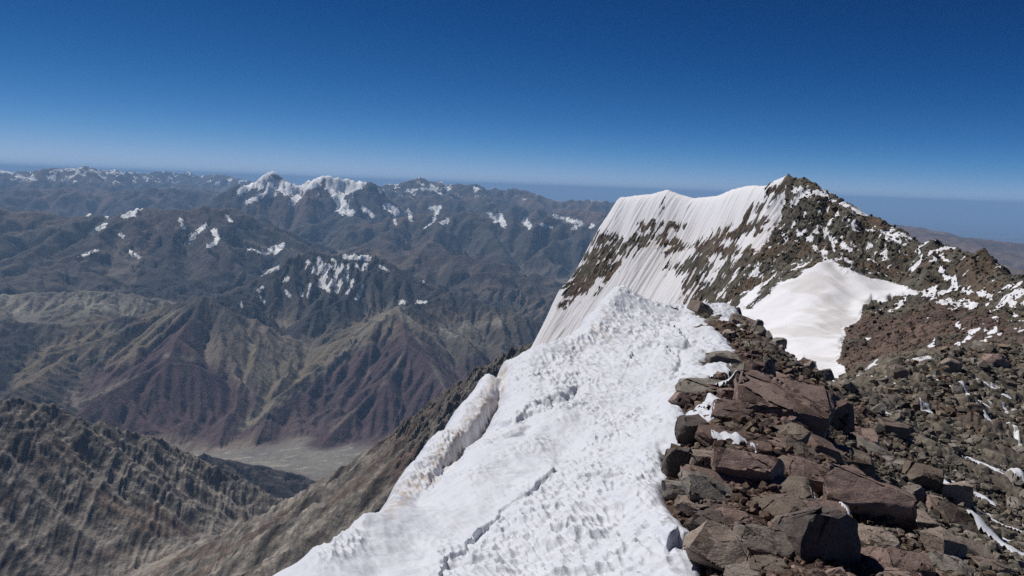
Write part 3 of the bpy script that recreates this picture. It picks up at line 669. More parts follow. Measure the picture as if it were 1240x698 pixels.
# rock colours
cg = np.array([.125, .12, .10]); cb = np.array([.135, .105, .080]); cr = np.array([.125, .092, .080]); cd = np.array([.075, .07, .062])
n5 = fbm(XP / 30 + 3, YP / 30, 4, 371)
cP = lerp(cg * np.ones(HP.shape + (3,)), cb * np.ones(HP.shape + (3,)), ss(-.15, .3, n5))
cP = lerp(cP, cd * np.ones_like(cP), ss(.1, .4, fbm(XP / 12, YP / 12, 3, 373)))
cP = lerp(cP, cr * np.ones_like(cP), face * ss(.0, .3, fbm(XP / 22 + 4, YP / 22, 3, 375)) * .9)
cP = lerp(cP, cr * (1 + .35 * n5[..., None]), slope_rt * ss(-.35, .1, n5 + .15))
dirtP = np.clip(face * (.16 + .55 * ss(.62, .3, fl1) * ss(.8, .35, fl2)) * ss(5, 60, VP - np.interp(UP, [c_[0] for c_ in crest], [c_[1] for c_ in crest])) + domw * .38 * ss(-.1, .35, fbm(XP / 9 + YP / 30, YP / 50, 4, 355) + .5 * n5) + .05, 0, 1)
m_peak = terrain_mat('summit_rock_and_snow', 5.0, 4.0, 1.4, bump_s=0.85, dim=.85, snow_col=(.70, .70, .735))
o = grid_obj('second_summit', XP, YP, HPf, m_peak, dict(col=cP, snow=snP, dirt_shade=dirtP))
pf = np.empty(len(o.data.polygons) * 4, np.int32); o.data.loops.foreach_get('vertex_index', pf)
rockv = (snP.ravel() < -.1) & (domw.ravel() < .5)
o.data.polygons.foreach_set('use_smooth', ~rockv[pf.reshape(-1, 4)].any(1))
tag(o, 'rocky second summit with fluted snow face on its left and smooth snow dome', kind='structure')

# =================================================================== NEAR RIDGE
NR = []
sil = [(330, 698, 12.8), (380, 668, 14), (440, 625, 16), (475, 600, 19), (500, 560, 23), (530, 525, 27), (560, 490, 32), (590, 455, 37), (610, 442, 40), (640, 436, 43), (668, 428, 45), (690, 412, 48), (705, 393, 53), (722, 374, 59), (738, 360, 63)]
for t_ in sil: NR.append(at(*t_))
for a_ in range(len(sil)):                     # the steep left side
    b_ = min(a_ + 1, len(sil) - 1); a0 = max(b_ - 1, 0)
    P0 = at(*sil[a0]); P1 = at(*sil[b_]); d = (P1 - P0)[:2]; d /= np.hypot(*d); nl = np.array([-d[1], d[0]]); P0 = at(*sil[a_])
    q_ = 1.0 if a_ < 8 else .55
    for off, dz in ((.5 * q_, -.7), (1.6 * q_, -3.2), (4.5 * q_, -9), (16, -30)):
        NR.append(np.array([P0[0] + nl[0] * off, P0[1] + nl[1] * off, P0[2] + dz]))
tr = [(505, 598, 19.5), (540, 555, 23.5), (575, 515, 29), (597, 480, 34), (608, 455, 38)]     # trough behind the lip
for t_ in tr:
    p = at(*t_); p[2] -= .25; NR.append(p)
for t_ in [(850, 698, 11.5), (1000, 698, 12.5), (1100, 698, 15), (1180, 698, 18), (1240, 698, 21), (600, 698, 12), (450, 698, 12.4), (720, 698, 11.6), (900, 760, 9.5), (600, 760, 9.8), (1240, 760, 15), (300, 760, 10.5),
           (900, 620, 15), (1000, 620, 17.5), (1060, 620, 20), (1100, 620, 24), (1180, 620, 31), (1240, 620, 38), (1400, 620, 50), (1400, 700, 30),
           (870, 540, 20), (950, 540, 22), (1000, 540, 26), (1050, 540, 33), (1120, 540, 43), (1240, 540, 60), (1400, 540, 80),
           (850, 490, 25.5), (940, 500, 26), (1020, 490, 40), (1060, 490, 50), (1100, 490, 61), (1240, 490, 80), (1400, 490, 100),
           (880, 440, 36), (920, 430, 42), (960, 460, 38), (900, 410, 47), (842, 382, 60), (870, 386, 58), (900, 396, 53), (925, 406, 51), (950, 428, 48), (975, 446, 46), (1000, 466, 47), (1010, 466, 55), (1022, 458, 72),
           (1040, 450, 92), (1100, 441, 104), (1160, 431, 110), (1200, 426, 114), (1240, 425, 118), (1400, 425, 124),
           (745, 358, 64), (760, 359, 64), (780, 366, 63), (810, 371, 63), (840, 374, 68), (870, 376, 70), (893, 381, 70), (900, 392, 62), (800, 390, 54), (760, 380, 55), (740, 400, 47), (780, 420, 42), (840, 420, 42), (700, 430, 41), (660, 455, 36), (640, 470, 33.5), (700, 470, 33), (760, 460, 34), (820, 460, 32), (800, 500, 26), (740, 500, 27),
           (700, 540, 22.5), (780, 560, 19.5), (640, 600, 17.5), (720, 620, 15.6), (780, 640, 14.2), (560, 640, 15.8), (560, 590, 19.2), (600, 540, 23.5), (625, 500, 28), (500, 660, 14.8)]:
    NR.append(at(*t_))
for t_, dz in [((738, 352, 66), -3.5), ((780, 362, 70), -3.5), ((840, 374, 78), -5), ((893, 381, 80), -6), ((925, 406, 60), -6), ((975, 446, 56), -5), ((1000, 466, 62), -3), ((738, 352, 85), -24), ((893, 381, 100), -26), ((950, 428, 85), -16), ((1000, 460, 84), -6),
               ((1040, 450, 108), -7), ((1100, 441, 122), -8), ((1160, 431, 128), -8), ((1240, 425, 136), -8), ((1400, 425, 142), -8), ((1240, 425, 165), -25), ((1000, 450, 140), -30), ((1100, 441, 150), -25), ((740, 352, 130), -60)]:
    p = at(*t_); p[2] += dz; NR.append(p)
NR += [np.array(v_) for v_ in [(0, .3, -1.75), (.8, .5, -1.8), (-.8, .5, -1.9), (0, 2, -2.1), (3, 3, -2.9), (-3, 3, -3.4), (0, 6, -3.9), (5, 6, -4.4), (-5, 6, -4.6), (9, 6, -6.5)]]
fnr = RBF(NR, 0.004)

snow_poly = [(100, 1500), (900, 1500), (868, 760), (855, 700), (848, 668), (832, 645), (812, 618), (800, 600), (806, 588), (813, 580), (804, 560), (800, 546), (826, 538), (832, 520), (829, 500), (822, 490), (828, 482), (858, 466), (864, 452), (850, 440), (858, 435), (880, 434), (895, 430), (880, 412),
             (872, 402), (858, 392), (842, 384), (846, 380), (880, 396), (903, 402), (896, 384), (920, 300), (700, 250), (100, 250)]
EXTRA_ICE = [(833, 500, 850, 497, 4), (845, 498, 875, 484, 4), (870, 484, 902, 472, 5)]   # snow tongue on the slab
def near_surface(X, Y):
    H = fnr(X, Y)
    U, V = proj(np.stack([X, Y, H], -1)); R = np.hypot(X, Y)
    s = sdpoly(U, V, snow_poly) + 2.2 * fbm(X * 1.3, Y * 1.3, 3, 401) * 2
    return H, U, V, R, s * R / FPX               # last: metres inside the snow edge
def rock_ground(X, Y):
    H, U, V, R, s = near_surface(X, Y)
    return H - .55 * ss(-.1, .8, s) + .22 * fbm(X / 1.6, Y / 1.6, 3, 411) + .06 * fbm(X / .3, Y / .3, 2, 415)

# rock ground
rr = np.concatenate([np.exp(np.linspace(math.log(1.0), math.log(8), 40, endpoint=False)), np.exp(np.linspace(math.log(8), math.log(170), 640))])
XG, YG, AG, RG = polar(-4, 44, 720, 0, 0, 0, rr)
HG0, UG, VG, _, sG = near_surface(XG, YG)
HG = rock_ground(XG, YG)
farr = ss(28, 60, RG)
g1, g2, gid = worley(XG / .9 + fbm(XG, YG, 2, 3), YG / .9, 421); g3, g4, gid2 = worley(XG / .38, YG / .38, 431)
HG = HG + farr * ((gid - .4) * .55 * ss(0, .35, g2 - g1)) + (.4 + .6 * farr) * (gid2 - .5) * .22 * ss(0, .4, g4 - g3) + farr * fbm(XG / 5, YG / 5, 3, 433) * .9
olive = ss(-.1, .25, fbm(XG / 14, YG / 14, 3, 441) + .3 * ss(1000, 1120, UG) + .15 - .5 * ss(560, 640, VG) * ss(1100, 1000, UG))
cG = lerp(np.array([.075, .052, .044]) * np.ones(HG.shape + (3,)), np.array([.122, .110, .094]) * np.ones(HG.shape + (3,)), olive)  # near ground kept dark brown: shade of the boulder gaps put into the colour
cG = cG * (.7 + .7 * gid[..., None] * farr[..., None] + .3 * (1 - farr[..., None]))
spots = strokes(UG, VG, [(1212, 485, 1222, 520, 2.2), (1222, 520, 1236, 545, 2), (1210, 570, 1225, 590, 4), (1156, 470, 1172, 488, 1.4), (1190, 615, 1215, 640, 3), (1215, 650, 1240, 690, 6), (1182, 560, 1190, 575, 1.5), (1120, 500, 1124, 503, 1.5), (1165, 585, 1182, 602, 2.5), (1142, 580, 1146, 598, 3),
                         (1072, 502, 1076, 503, 2), (1200, 640, 1215, 655, 2), (1090, 478, 1096, 482, 1.3), (1200, 470, 1215, 480, 1.3), (1030, 456, 1075, 444, 2.2), (1085, 443, 1140, 435, 1.3), (1225, 500, 1240, 506, 2), (1150, 515, 1154, 517, 1.2)])
spots = np.maximum(spots, 3.4 * (ridged(XG / 6, YG / 9, 2, 445) > .93) * (RG > 45) - 2)
snG = np.clip(spots / 1.8, -1.6, 1.3)
m_ground = terrain_mat('scree_ground', .5, .5, .14, bump_s=.9)
o = grid_obj('rocky_ground', XG, YG, HG, m_ground, dict(col=cG, snow=snG, dirt_shade=np.zeros_like(snG) + .1), keep=(sG < 2.5))
tag(o, 'rough rubble slope falling to the right of the snow crest', kind='structure')

# snow crest
rr = np.exp(np.linspace(math.log(7.5), math.log(100), 840))
XS, YS, AS, RS = polar(-31, 19, 940, 0, 0, 0, rr)
HS0, US, VS, _, sS = near_surface(XS, YS)
pxm = RS / FPX
sT = sS + .24
thick = -.45 + .68 * ss(0, .42, sT) ** .6 + .10 * ss(.3, 2.0, sS)
thick = np.where(sT < 0, -.45 + sT * 1.5, thick)
# sun cups: elongated bowls with sharp rims, growing and fading
e1 = np.array([.34, -.94]); e2 = np.array([.94, .34])
wa = fbm(XS / 2.6, YS / 2.6, 2, 501) * .55; wb = fbm(XS / 2.6, YS / 2.6, 2, 503) * .4
a_ = XS * e1[0] + YS * e1[1] + wa; b_ = XS * e2[0] + YS * e2[1] + wb
c1, c2, _i = worley(a_ / .36, b_ / .14, 511, .72); k1, k2, _i = worley(a_ / .62, b_ / .28, 512, .72); fw = ss(24, 38, RS); c1 = c1 * (1 - fw) + k1 * fw
d1, d2, _i = worley(a_ / .27 + 5, b_ / .15, 513, .95)
rip = ridged(a_ / .45 + .3 * wb, b_ / 1.6, 2, 515)
cup = np.clip(c1, 0, 1) ** 1.5 * (.085 + .08 * fw) + np.clip(d1, 0, 1) ** 1.5 * .04 + rip * .03 + .09 * ridged(b_ / 1.5 + wa, a_ / .9, 2, 517)
smooth_area = strokes(US, VS, [(470, 640, 560, 620, 34), (430, 690, 500, 670, 26), (340, 700, 505, 712, 26),  (560, 620, 640, 560, 20), (620, 560, 690, 530, 14), (560, 560, 640, 520, 12), (645, 520, 700, 520, 8)])
amp = 1 - .86 * ss(-14, 14, smooth_area + 8 * fbm(XS / 1.5, YS / 1.5, 2, 521))
amp = amp * np.clip(.85 + .9 * fbm(XS / 3.2, YS / 3.2, 3, 523), .35, 1.2) * (1 - .35 * ss(345, 480, 900 - VS) * ss(690, 900, US)) * ss(0, .5, sS)
amp = amp * (1 + .25 * ss(30, 60, RS))
snow_h = 1.5 * cup * amp + .26 * fbm(XS / 3.0, YS / 3.0, 2, 527) + .07 * fbm(XS / 1.2, YS / 1.2, 2, 528) + .05 * fbm(XS / .45, YS / .45, 2, 529) * (1 - ss(25, 60, RS) * .5)
# steps where the crust has broken: right-hand / upper side stands higher
def step(lst, A_, wpx, decay):
    global snow_h
    s, t = polyline_sd(US, VS, lst)
    s = s + 1.6 * fbm(XS / .25, YS / .25, 2, 531) * 2
    f = A_ * ss(-wpx, wpx, s) * np.exp(-np.clip(s, 0, None) / decay) * ss(0, .12, t) * ss(1, .85, t)
    f = f - A_ * .55 * ss(-wpx * 7, -wpx, s) * ss(wpx, -wpx, s) * ss(0, .12, t) * ss(1, .85, t)
    snow_h = snow_h + f
def slot(lst, depth, w0, w1, up, jag=3.0, wall=1.0, grow=False):
    global snow_h
    s, t = polyline_sd(US, VS, lst)
    s = s + jag * fbm(XS / .75, YS / .75, 3, 535)
    w_ = w0 + (w1 - w0) * t; end = ss(0, .08, t) * (1 if grow else ss(1, .9, t))
    end = end * (.45 + .55 * ss(-.15, .2, fbm(XS / 1.1, YS / 1.1, 2, 539)))
    snow_h = snow_h - depth * ((.35 + .65 * t) if grow else (1 - .6 * t)) * ss(-w_ * 2.2, -w_ * .9, s) * ss(wall, 0, s) * end + up * ss(0, 1.5, s) * np.exp(-np.clip(s, 0, None) / 26) * end
slot([(690, 566), (660, 582), (632, 602), (600, 625), (585, 637), (572, 652), (545, 685), (525, 712)], .21, 2.0, 9, .03, 8.0, 2.6, True)
slot([(706, 469), (690, 477), (672, 485), (655, 489), (642, 493), (634, 503), (626, 511), (612, 515), (596, 512), (580, 503)], .36, 5, 15, .03, 5.0, 3.5)
slot([(640, 668), (668, 640), (690, 622), (724, 604)], .10, 7, 3, .05)
slot([(860, 668), (838, 664), (815, 668), (806, 676)], .12, 6, 3, .02)
step([(795, 425), (812, 432), (826, 440)], .25, 1.3, 15)
step([(806, 395), (820, 404), (836, 416)], .25, 1.3, 15)
step([(845, 668), (820, 665), (805, 676)], .14, 1.3, 25)
step([(738, 430), (760, 428), (768, 432)], .2, 1.2, 12)
# lip with the trough behind it
s, t = polyline_sd(US, VS, [(496, 612), (530, 572), (564, 530), (588, 500), (603, 474), (611, 454)])
s = s + 4 * fbm(XS / .9, YS / .9, 3, 533)
prof = np.where(s > 0, np.exp(-(s / 11) ** 2), np.exp(-(s / 3.5) ** 2))
snow_h = snow_h - .75 * prof * ss(0, .5, t) * ss(1.0, .62, t) * (RS / 30)
# blue shelf left of the hump
s, t = polyline_sd(US, VS, [(735, 352), (722, 368), (708, 388), (698, 408)])
snow_h = snow_h - 0.9 * np.exp(-((s - 9) / 5) ** 2) * ss(0, .15, t) * ss(1, .85, t)
s2, t2 = polyline_sd(US, VS, [(330, 698), (440, 625), (500, 560), (560, 490), (610, 442), (690, 412), (738, 352)])
edge = np.exp(-(np.abs(s2) / 10) ** 2)
HS = HS0 + thick - .26 * ss(.3, 1.2, sS) + (snow_h - .14) * (1 - .5 * edge)
dirt_shadeS = .75 * ss(14, 0, np.abs(polyline_sd(US, VS, [(470, 615), (520, 570), (556, 528), (580, 498), (598, 470), (606, 450)])[0] - 1) + 6 * fbm(XS / .8, YS / .8, 3, 541)) \
    + .4 * ss(0, 8, strokes(US, VS, [(730, 372, 736, 385, 6), (718, 400, 740, 415, 8), (800, 470, 850, 485, 7), (690, 425, 715, 420, 6)]) + 5 * fbm(XS / .6, YS / .6, 3, 543)) + .04  # dirt marks, plus the lip's shadow in the trough painted as brown tint
dirt_shadeS = np.clip(dirt_shadeS * ss(-.2, .3, fbm(XS / .35, YS / .35, 3, 545) + .15), 0, .85)

mt, nt_, n_, b_s = new_mat('crusted_snow')
pos = geo_pos(nt_)
na = noise_node(nt_, 9.0, 6, .65, pos); nb = noise_node(nt_, 1.2, 4, .6, pos)
sc_ = ramp(nt_, nb.outputs[0], [(.3, (.54, .565, .63)), (.7, (.605, .625, .68))])
c_ = mix(nt_, 'MIX', attr(nt_, 'dirt_shade').outputs['Fac'], sc_.outputs[0], (.42, .35, .30))
nt_.links.new(c_, b_s.inputs['Base Color'])
b_s.inputs['Roughness'].default_value = .62; b_s.inputs['Specular IOR Level'].default_value = .3
nt_.links.new(bump(nt_, na.outputs[0], .55, .035), b_s.inputs['Normal'])
m_snow = mt
o = grid_obj('snow_crest', XS, YS, HS, m_snow, dict(dirt_shade=dirt_shadeS), keep=(sS > -.6))
tag(o, 'wind and sun sculpted white snow crest in the foreground', kind='structure')

# ------------------------------------------------------------------ rocks
def rock_mat(name, base, alt, dark, vary=.35):
    mt, nt, n, b = new_mat(name)
    tc = nt.nodes.new('ShaderNodeTexCoord'); oi = nt.nodes.new('ShaderNodeObjectInfo')
    pos = geo_pos(nt)
    n1 = noise_node(nt, 1.4, 6, .65, pos, .4)
    c = ramp(nt, n1.outputs[0], [(.28, dark), (.46, base), (.68, alt)]).outputs[0]
    n2 = noise_node(nt, 22, 5, .7, pos)
    c = mix(nt, 'MULTIPLY', 1.0, c, ramp(nt, n2.outputs[0], [(.3, (.62, .6, .6)), (.55, (1, 1, 1)), (.8, (1.5, 1.5, 1.45))]).outputs[0])
    rnd = ramp(nt, oi.outputs['Random'], [(0, (1 - vary, 1 - vary * 1.05, 1 - vary * 1.1)), (.5, (1, 1, 1)), (1, (1 + vary, 1 + vary, 1 + vary * .95))])
    c = mix(nt, 'MULTIPLY', 1.0, c, rnd.outputs[0])
    nt.links.new(c, b.inputs['Base Color'])
    b.inputs['Roughness'].default_value = .88; b.inputs['Specular IOR Level'].default_value = .25
    # layered, chipped relief
    mp = nt.nodes.new('ShaderNodeMapping'); nt.links.new(pos, mp.inputs['Vector']); mp.inputs['Scale'].default_value = (1.5, 1.5, 9); mp.inputs['Rotation'].default_value = (.25, .15, 0)
    n3 = noise_node(nt, 1.6, 5, .7, mp.outputs[0]); n4 = noise_node(nt, 6, 8, .72, pos)
    nm = bump(nt, n3.outputs[0], .5, .06); nm = bump(nt, n4.outputs[0], .75, .05, nm)
    nt.links.new(nm, b.inputs['Normal'])
    return mt
MR = dict(red=rock_mat('red_brown_rock', (.195, .138, .120), (.26, .19, .168), (.10, .073, .066)),
          brown=rock_mat('brown_rock', (.21, .168, .142), (.28, .234, .198), (.115, .091, .075)),
          grey=rock_mat('grey_rock', (.19, .17, .150), (.258, .232, .206), (.112, .10, .088)),
          pale=rock_mat('pale_rock', (.21, .18, .158), (.28, .24, .21), (.13, .11, .095), .1),
          black=rock_mat('shade_dark_rock', (.095, .078, .072), (.13, .108, .10), (.06, .05, .046), .2))  # last one: boulders lying in shade, their shade put into a darker colour

def hull_bm(rs, dims, n=16, box=.6):
    bm = bmesh.new(); w_, d_, h_ = dims
    if box > 0:
        for sx in (-1, 1):
            for sy in (-1, 1):
                for sz in (-1, 1):
                    j = rs.uniform(1 - .5 * (1 - box) - .3, 1.0, 3) * (1 - .18 * (sz > 0) * rs.rand())
                    bm.verts.new((sx * j[0] * w_ / 2, sy * j[1] * d_ / 2, sz * j[2] * h_ / 2))
    for k in range(n):
        p = rs.normal(size=3); p /= np.linalg.norm(p); p = np.sign(p) * np.abs(p) ** .8 * rs.uniform(.85, 1.02)
        bm.verts.new((p[0] * w_ / 2, p[1] * d_ / 2, p[2] * h_ / 2))
    r = bmesh.ops.convex_hull(bm, input=bm.verts)
    dele = [e for e in set(r['geom_interior'] + r['geom_unused']) if isinstance(e, bmesh.types.BMVert)]
    bmesh.ops.delete(bm, geom=dele, context='VERTS')
    for k in range(4):                         # broken-off corners
        nn = rs.normal(size=3); nn[2] = abs(nn[2]) * .7; nn /= np.linalg.norm(nn)
        sup = max(float(np.dot(v.co, nn)) for v in bm.verts)
        bmesh.ops.bisect_plane(bm, geom=bm.verts[:] + bm.edges[:] + bm.faces[:], plane_co=nn * sup * rs.uniform(.68, .9), plane_no=nn, clear_outer=True)
        r = bmesh.ops.convex_hull(bm, input=bm.verts)
        dele = [e for e in set(r['geom_interior'] + r['geom_unused']) if isinstance(e, bmesh.types.BMVert)]
        bmesh.ops.delete(bm, geom=dele, context='VERTS')
    r = dict(geom_interior=[], geom_unused=[])
    dele = [e for e in set(r['geom_interior'] + r['geom_unused']) if isinstance(e, bmesh.types.BMVert)]
    bmesh.ops.delete(bm, geom=dele, context='VERTS')
    bmesh.ops.remove_doubles(bm, verts=bm.verts, dist=min(dims) * .12)
    bmesh.ops.recalc_face_normals(bm, faces=bm.faces)
    return bm
def rock_mesh(name, seed, dims, n=14, box=.7, detail=0, rough=.05, layered=False):
    rs = np.random.RandomState(seed)
    bm = hull_bm(rs, dims, n, box)
    if detail:
        bmesh.ops.bevel(bm, geom=bm.edges[:], offset=min(dims) * .045, segments=1, affect='EDGES')
        for k in range(8):
            L = max(dims) / (detail * (.9))
            ed = [e for e in bm.edges if e.calc_length() > L]
            if not ed or len(bm.faces) > 9000: break
            bmesh.ops.subdivide_edges(bm, edges=ed, cuts=1, use_grid_fill=False)
            bmesh.ops.triangulate(bm, faces=[f for f in bm.faces if len(f.verts) > 4])
        bm.normal_update()
        co = np.array([v.co for v in bm.verts]); no = np.array([v.normal for v in bm.verts])
        s_ = max(dims); a = rough * s_
        f = fbm(co[:, 0] / s_ * 3 + seed, co[:, 1] / s_ * 3 + co[:, 2] / s_ * 5, 4, seed) * 1.0
        g = ridged(co[:, 1] / s_ * 4 + seed, co[:, 2] / s_ * 7 + co[:, 0] / s_ * 2, 3, seed + 3) - .5
        if layered: g = g * .5 + .8 * np.sign(np.sin(co[:, 2] / dims[2] * 13 + f * 3)) * .35
        dsp = (f * .6 + g * .5) * a
        co = co + no * dsp[:, None]
        for v, p in zip(bm.verts, co): v.co = p
    me = bpy.data.meshes.new(name); bm.to_mesh(me); bm.free()
    if detail:
        me.polygons.foreach_set('use_smooth', np.ones(len(me.polygons), bool)); me.set_sharp_from_angle(angle=RAD(24))
    return me

def hit(u, v):                                 # ground point under a photo pixel
    d = ray(np.array([u]), np.array([v]))[0]; hl = math.hypot(d[0], d[1])
    Rs = np.exp(np.linspace(math.log(8), math.log(150), 420)); P = d[None, :] * (Rs / hl)[:, None]
    z = fnr(P[:, 0], P[:, 1]); below = P[:, 2] < z
    i = int(np.argmax(below)) if below.any() else 419
    return P[i], Rs[i]
def gz(x, y): return float(rock_ground(np.array([[x]]), np.array([[y]]))[0, 0])

HERO = []
# name, u, v, width px, height px, depth factor, (tilt fore/aft, tilt sideways, yaw) deg, material, shape, label
def hero(u, v, w_, h_, dep, rot, mat, label, name='boulder', box=.7, n=12, lay=False, lift=.0, cat='boulder', foot=True):
    P, R = hit(u, v + h_ * .35)
    s = R / FPX
    slab = name != 'upright_rock' and w_ > h_ * 1.35
    w_, h_ = w_ * 1.12, h_ * 1.1
    dims = (w_ * s * 1.16, w_ * s * dep * (1.05 if slab else 1.05), h_ * s * (.72 if slab else 1.1))
    me = rock_mesh(name, len(HERO) * 31 + 5, dims, n, box, detail=22 if w_ > 45 else 13, rough=.035, layered=lay)
    me.materials.append(MR[mat])
    o = link(bpy.data.objects.new(name, me))
    o.rotation_euler = Euler([RAD(-rot[0] + (6 if slab else 0)), RAD(rot[1]), RAD(rot[2])])
    c = at(u, v - h_ * .06, R + dims[1] * .2); o.location = c
    tag(o, label, cat); HERO.append((o, u, v, w_, h_))
    return o
hero(948, 490, 118, 44, .75, (-12, 8, -10), 'red', 'large red-brown boulder with a flat sunlit top overhanging a black hollow', box=.9, n=8, lay=True)
hero(1010, 505, 40, 36, .9, (5, 5, 20), 'red', 'dark red-brown rock against the right end of the overhanging boulder')
hero(917, 398, 11, 22, .8, (6, 16, 10), 'grey', 'tall pointed rock leaning upright on the crest before the snow bowl', name='upright_rock', box=.95, n=4)
hero(899, 392, 30, 14, .8, (-20, 24, 0), 'brown', 'flat brown rock tilted beside the upright pointed rock')
hero(942, 416, 16, 14, 1, (0, 0, 20), 'grey', 'round grey rock on the crest right of the upright pointed rock', box=.3)
hero(876, 435, 36, 20, .9, (-12, 6, 5), 'grey', 'smooth grey-tan rock emerging from the snow edge above the snow-capped stone', box=.4)
hero(897, 452, 34, 24, .9, (-10, -10, 15), 'grey', 'rounded grey rock with a small hollow, right of the snow-capped stone', box=.5)
hero(915, 458, 30, 34, .8, (6, 4, -12), 'red', 'steep dark red block behind the overhanging boulder')
hero(932, 448, 12, 30, .9, (10, -12, 0), 'grey', 'narrow upright grey rock beside the steep dark red block', name='upright_rock')
hero(858, 472, 70, 12, .6, (-12, 4, 4), 'grey', 'long flat grey slab half buried in the snow edge', name='stone_slab', box=.9)
hero(888, 503, 52, 24, .8, (-14, 6, -8), 'red', 'stepped red slab left of the overhanging boulder', name='stone_slab', box=.9, lay=True)
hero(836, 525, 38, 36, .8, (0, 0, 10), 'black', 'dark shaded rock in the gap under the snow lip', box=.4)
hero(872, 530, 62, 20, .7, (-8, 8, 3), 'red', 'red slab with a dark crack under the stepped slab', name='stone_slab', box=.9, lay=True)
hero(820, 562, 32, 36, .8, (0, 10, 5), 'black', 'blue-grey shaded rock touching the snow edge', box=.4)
hero(853, 562, 34, 26, .8, (-4, 2, -6), 'brown', 'square pinkish-brown block beside the snow edge', name='stone_block', box=.95, n=4)
hero(906, 568, 84, 50, .55, (-30, 6, -6), 'red', 'broad flat reddish slab with a pale vertical seam', name='stone_slab', box=.95, n=5)
hero(872, 606, 102, 24, .5, (-24, 27, 12), 'grey', 'long grey slab lying diagonally below the broad reddish slab', name='stone_slab', box=.8, lay=True)
hero(866, 588, 80, 16, .6, (-18, 12, 4), 'red', 'thin reddish slab just above the long diagonal grey slab', name='stone_slab', box=.9, lay=True)
hero(945, 596, 74, 20, .7, (-12, -4, -4), 'brown', 'rusty brown layered slab right of the diagonal grey slab', name='stone_slab', box=.95, n=5, lay=True)
hero(942, 618, 66, 22, .7, (-8, -4, 4), 'brown', 'lower rusty brown block split from the slab above it', name='stone_block', box=.9, n=5)
hero(820, 595, 34, 30, .9, (0, 10, 0), 'grey', 'grey stone tucked against the snow beside the diagonal slab', box=.5)
hero(842, 615, 40, 26, .9, (0, 10, 20), 'brown', 'jagged brown stone under the left end of the diagonal slab')
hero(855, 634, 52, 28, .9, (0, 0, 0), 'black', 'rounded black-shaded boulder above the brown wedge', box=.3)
hero(874, 672, 84, 58, .8, (-18, 22, -20), 'brown', 'large brown wedge-shaped boulder at the bottom beside the snow', box=.4, n=10)
hero(925, 660, 72, 32, .7, (-26, 12, -6), 'pale', 'pale grey veined slab right of the brown wedge', name='stone_slab', box=.7)
hero(905, 694, 60, 22, .9, (0, 8, 0), 'pale', 'pale broken stone at the bottom edge below the brown wedge', box=.5)
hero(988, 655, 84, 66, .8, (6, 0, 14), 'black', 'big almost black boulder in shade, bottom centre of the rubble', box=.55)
hero(972, 552, 54, 16, .8, (-16, 22, 0), 'brown', 'light brown flat stone above the dark red slope slab', name='stone_slab')
hero(955, 528, 46, 16, .8, (-10, -8, 0), 'brown', 'brown stone lying in front of the black hollow')
hero(935, 538, 34, 14, .8, (0, 6, 0), 'red', 'small red stone left of the light brown flat stone')
hero(985, 583, 60, 40, .8, (-20, 18, -4), 'red', 'dark red sloping slab right of the broad reddish slab', name='stone_slab', box=.8)
hero(1052, 610, 92, 62, .5, (-40, 14, -8), 'red', 'huge dark red flat slab facing the camera in the right rubble', name='stone_slab', box=.9, n=6)
hero(1022, 588, 44, 40, .8, (-10, 10, 4), 'red', 'dark red block behind the left shoulder of the huge dark red slab')
hero(1115, 580, 42, 34, .9, (0, 8, 0), 'brown', 'big rounded pinkish-brown boulder above the huge dark red slab', box=.3)
hero(1107, 604, 34, 26, .9, (0, 0, 0), 'grey', 'rounded grey boulder below the pinkish-brown boulder', box=.3)
hero(1128, 614, 28, 24, .9, (0, 8, 30), 'red', 'red block right of the rounded grey boulder', box=.7)
hero(1112, 632, 38, 20, .9, (0, 4, 0), 'brown', 'brown stone above the pale-faced cube')
hero(1136, 662, 46, 36, .9, (0, 6, 32), 'brown', 'cube-shaped boulder with one pale sunlit face near the bottom', name='stone_block', box=1.0, n=2)
hero(1172, 640, 74, 22, .6, (-24, 24, 0), 'brown', 'long flat brown slab sloping down right of the cube-shaped boulder', name='stone_slab', box=.8)
hero(1095, 684, 60, 26, .8, (-14, 6, 10), 'red', 'flat reddish slab at the bottom edge left of the cube-shaped boulder', name='stone_slab', box=.8)
hero(1052, 684, 54, 26, .8, (0, -8, 0), 'red', 'reddish stone at the bottom edge between black boulder and flat slab')
hero(1060, 655, 44, 24, .8, (-10, 8, 0), 'brown', 'brown stone under the lower edge of the huge dark red slab')
hero(1180, 672, 46, 22, .8, (-10, 14, 0), 'brown', 'rusty stone below the long flat brown slab')
hero(1060, 548, 40, 18, .8, (-12, 18, 0), 'grey', 'grey-green flat stone above the huge dark red slab')
hero(1085, 565, 34, 20, .8, (0, 12, 0), 'grey', 'grey-green stone beside the pinkish-brown boulder')
hero(1040, 530, 46, 14, .8, (-10, 6, 0), 'red', 'thin reddish slab among small rubble right of the black hollow', name='stone_slab', box=.8)
hero(1086, 455, 16, 20, .9, (0, 0, 0), 'brown', 'brown rock standing on the far edge of the rubble slope')

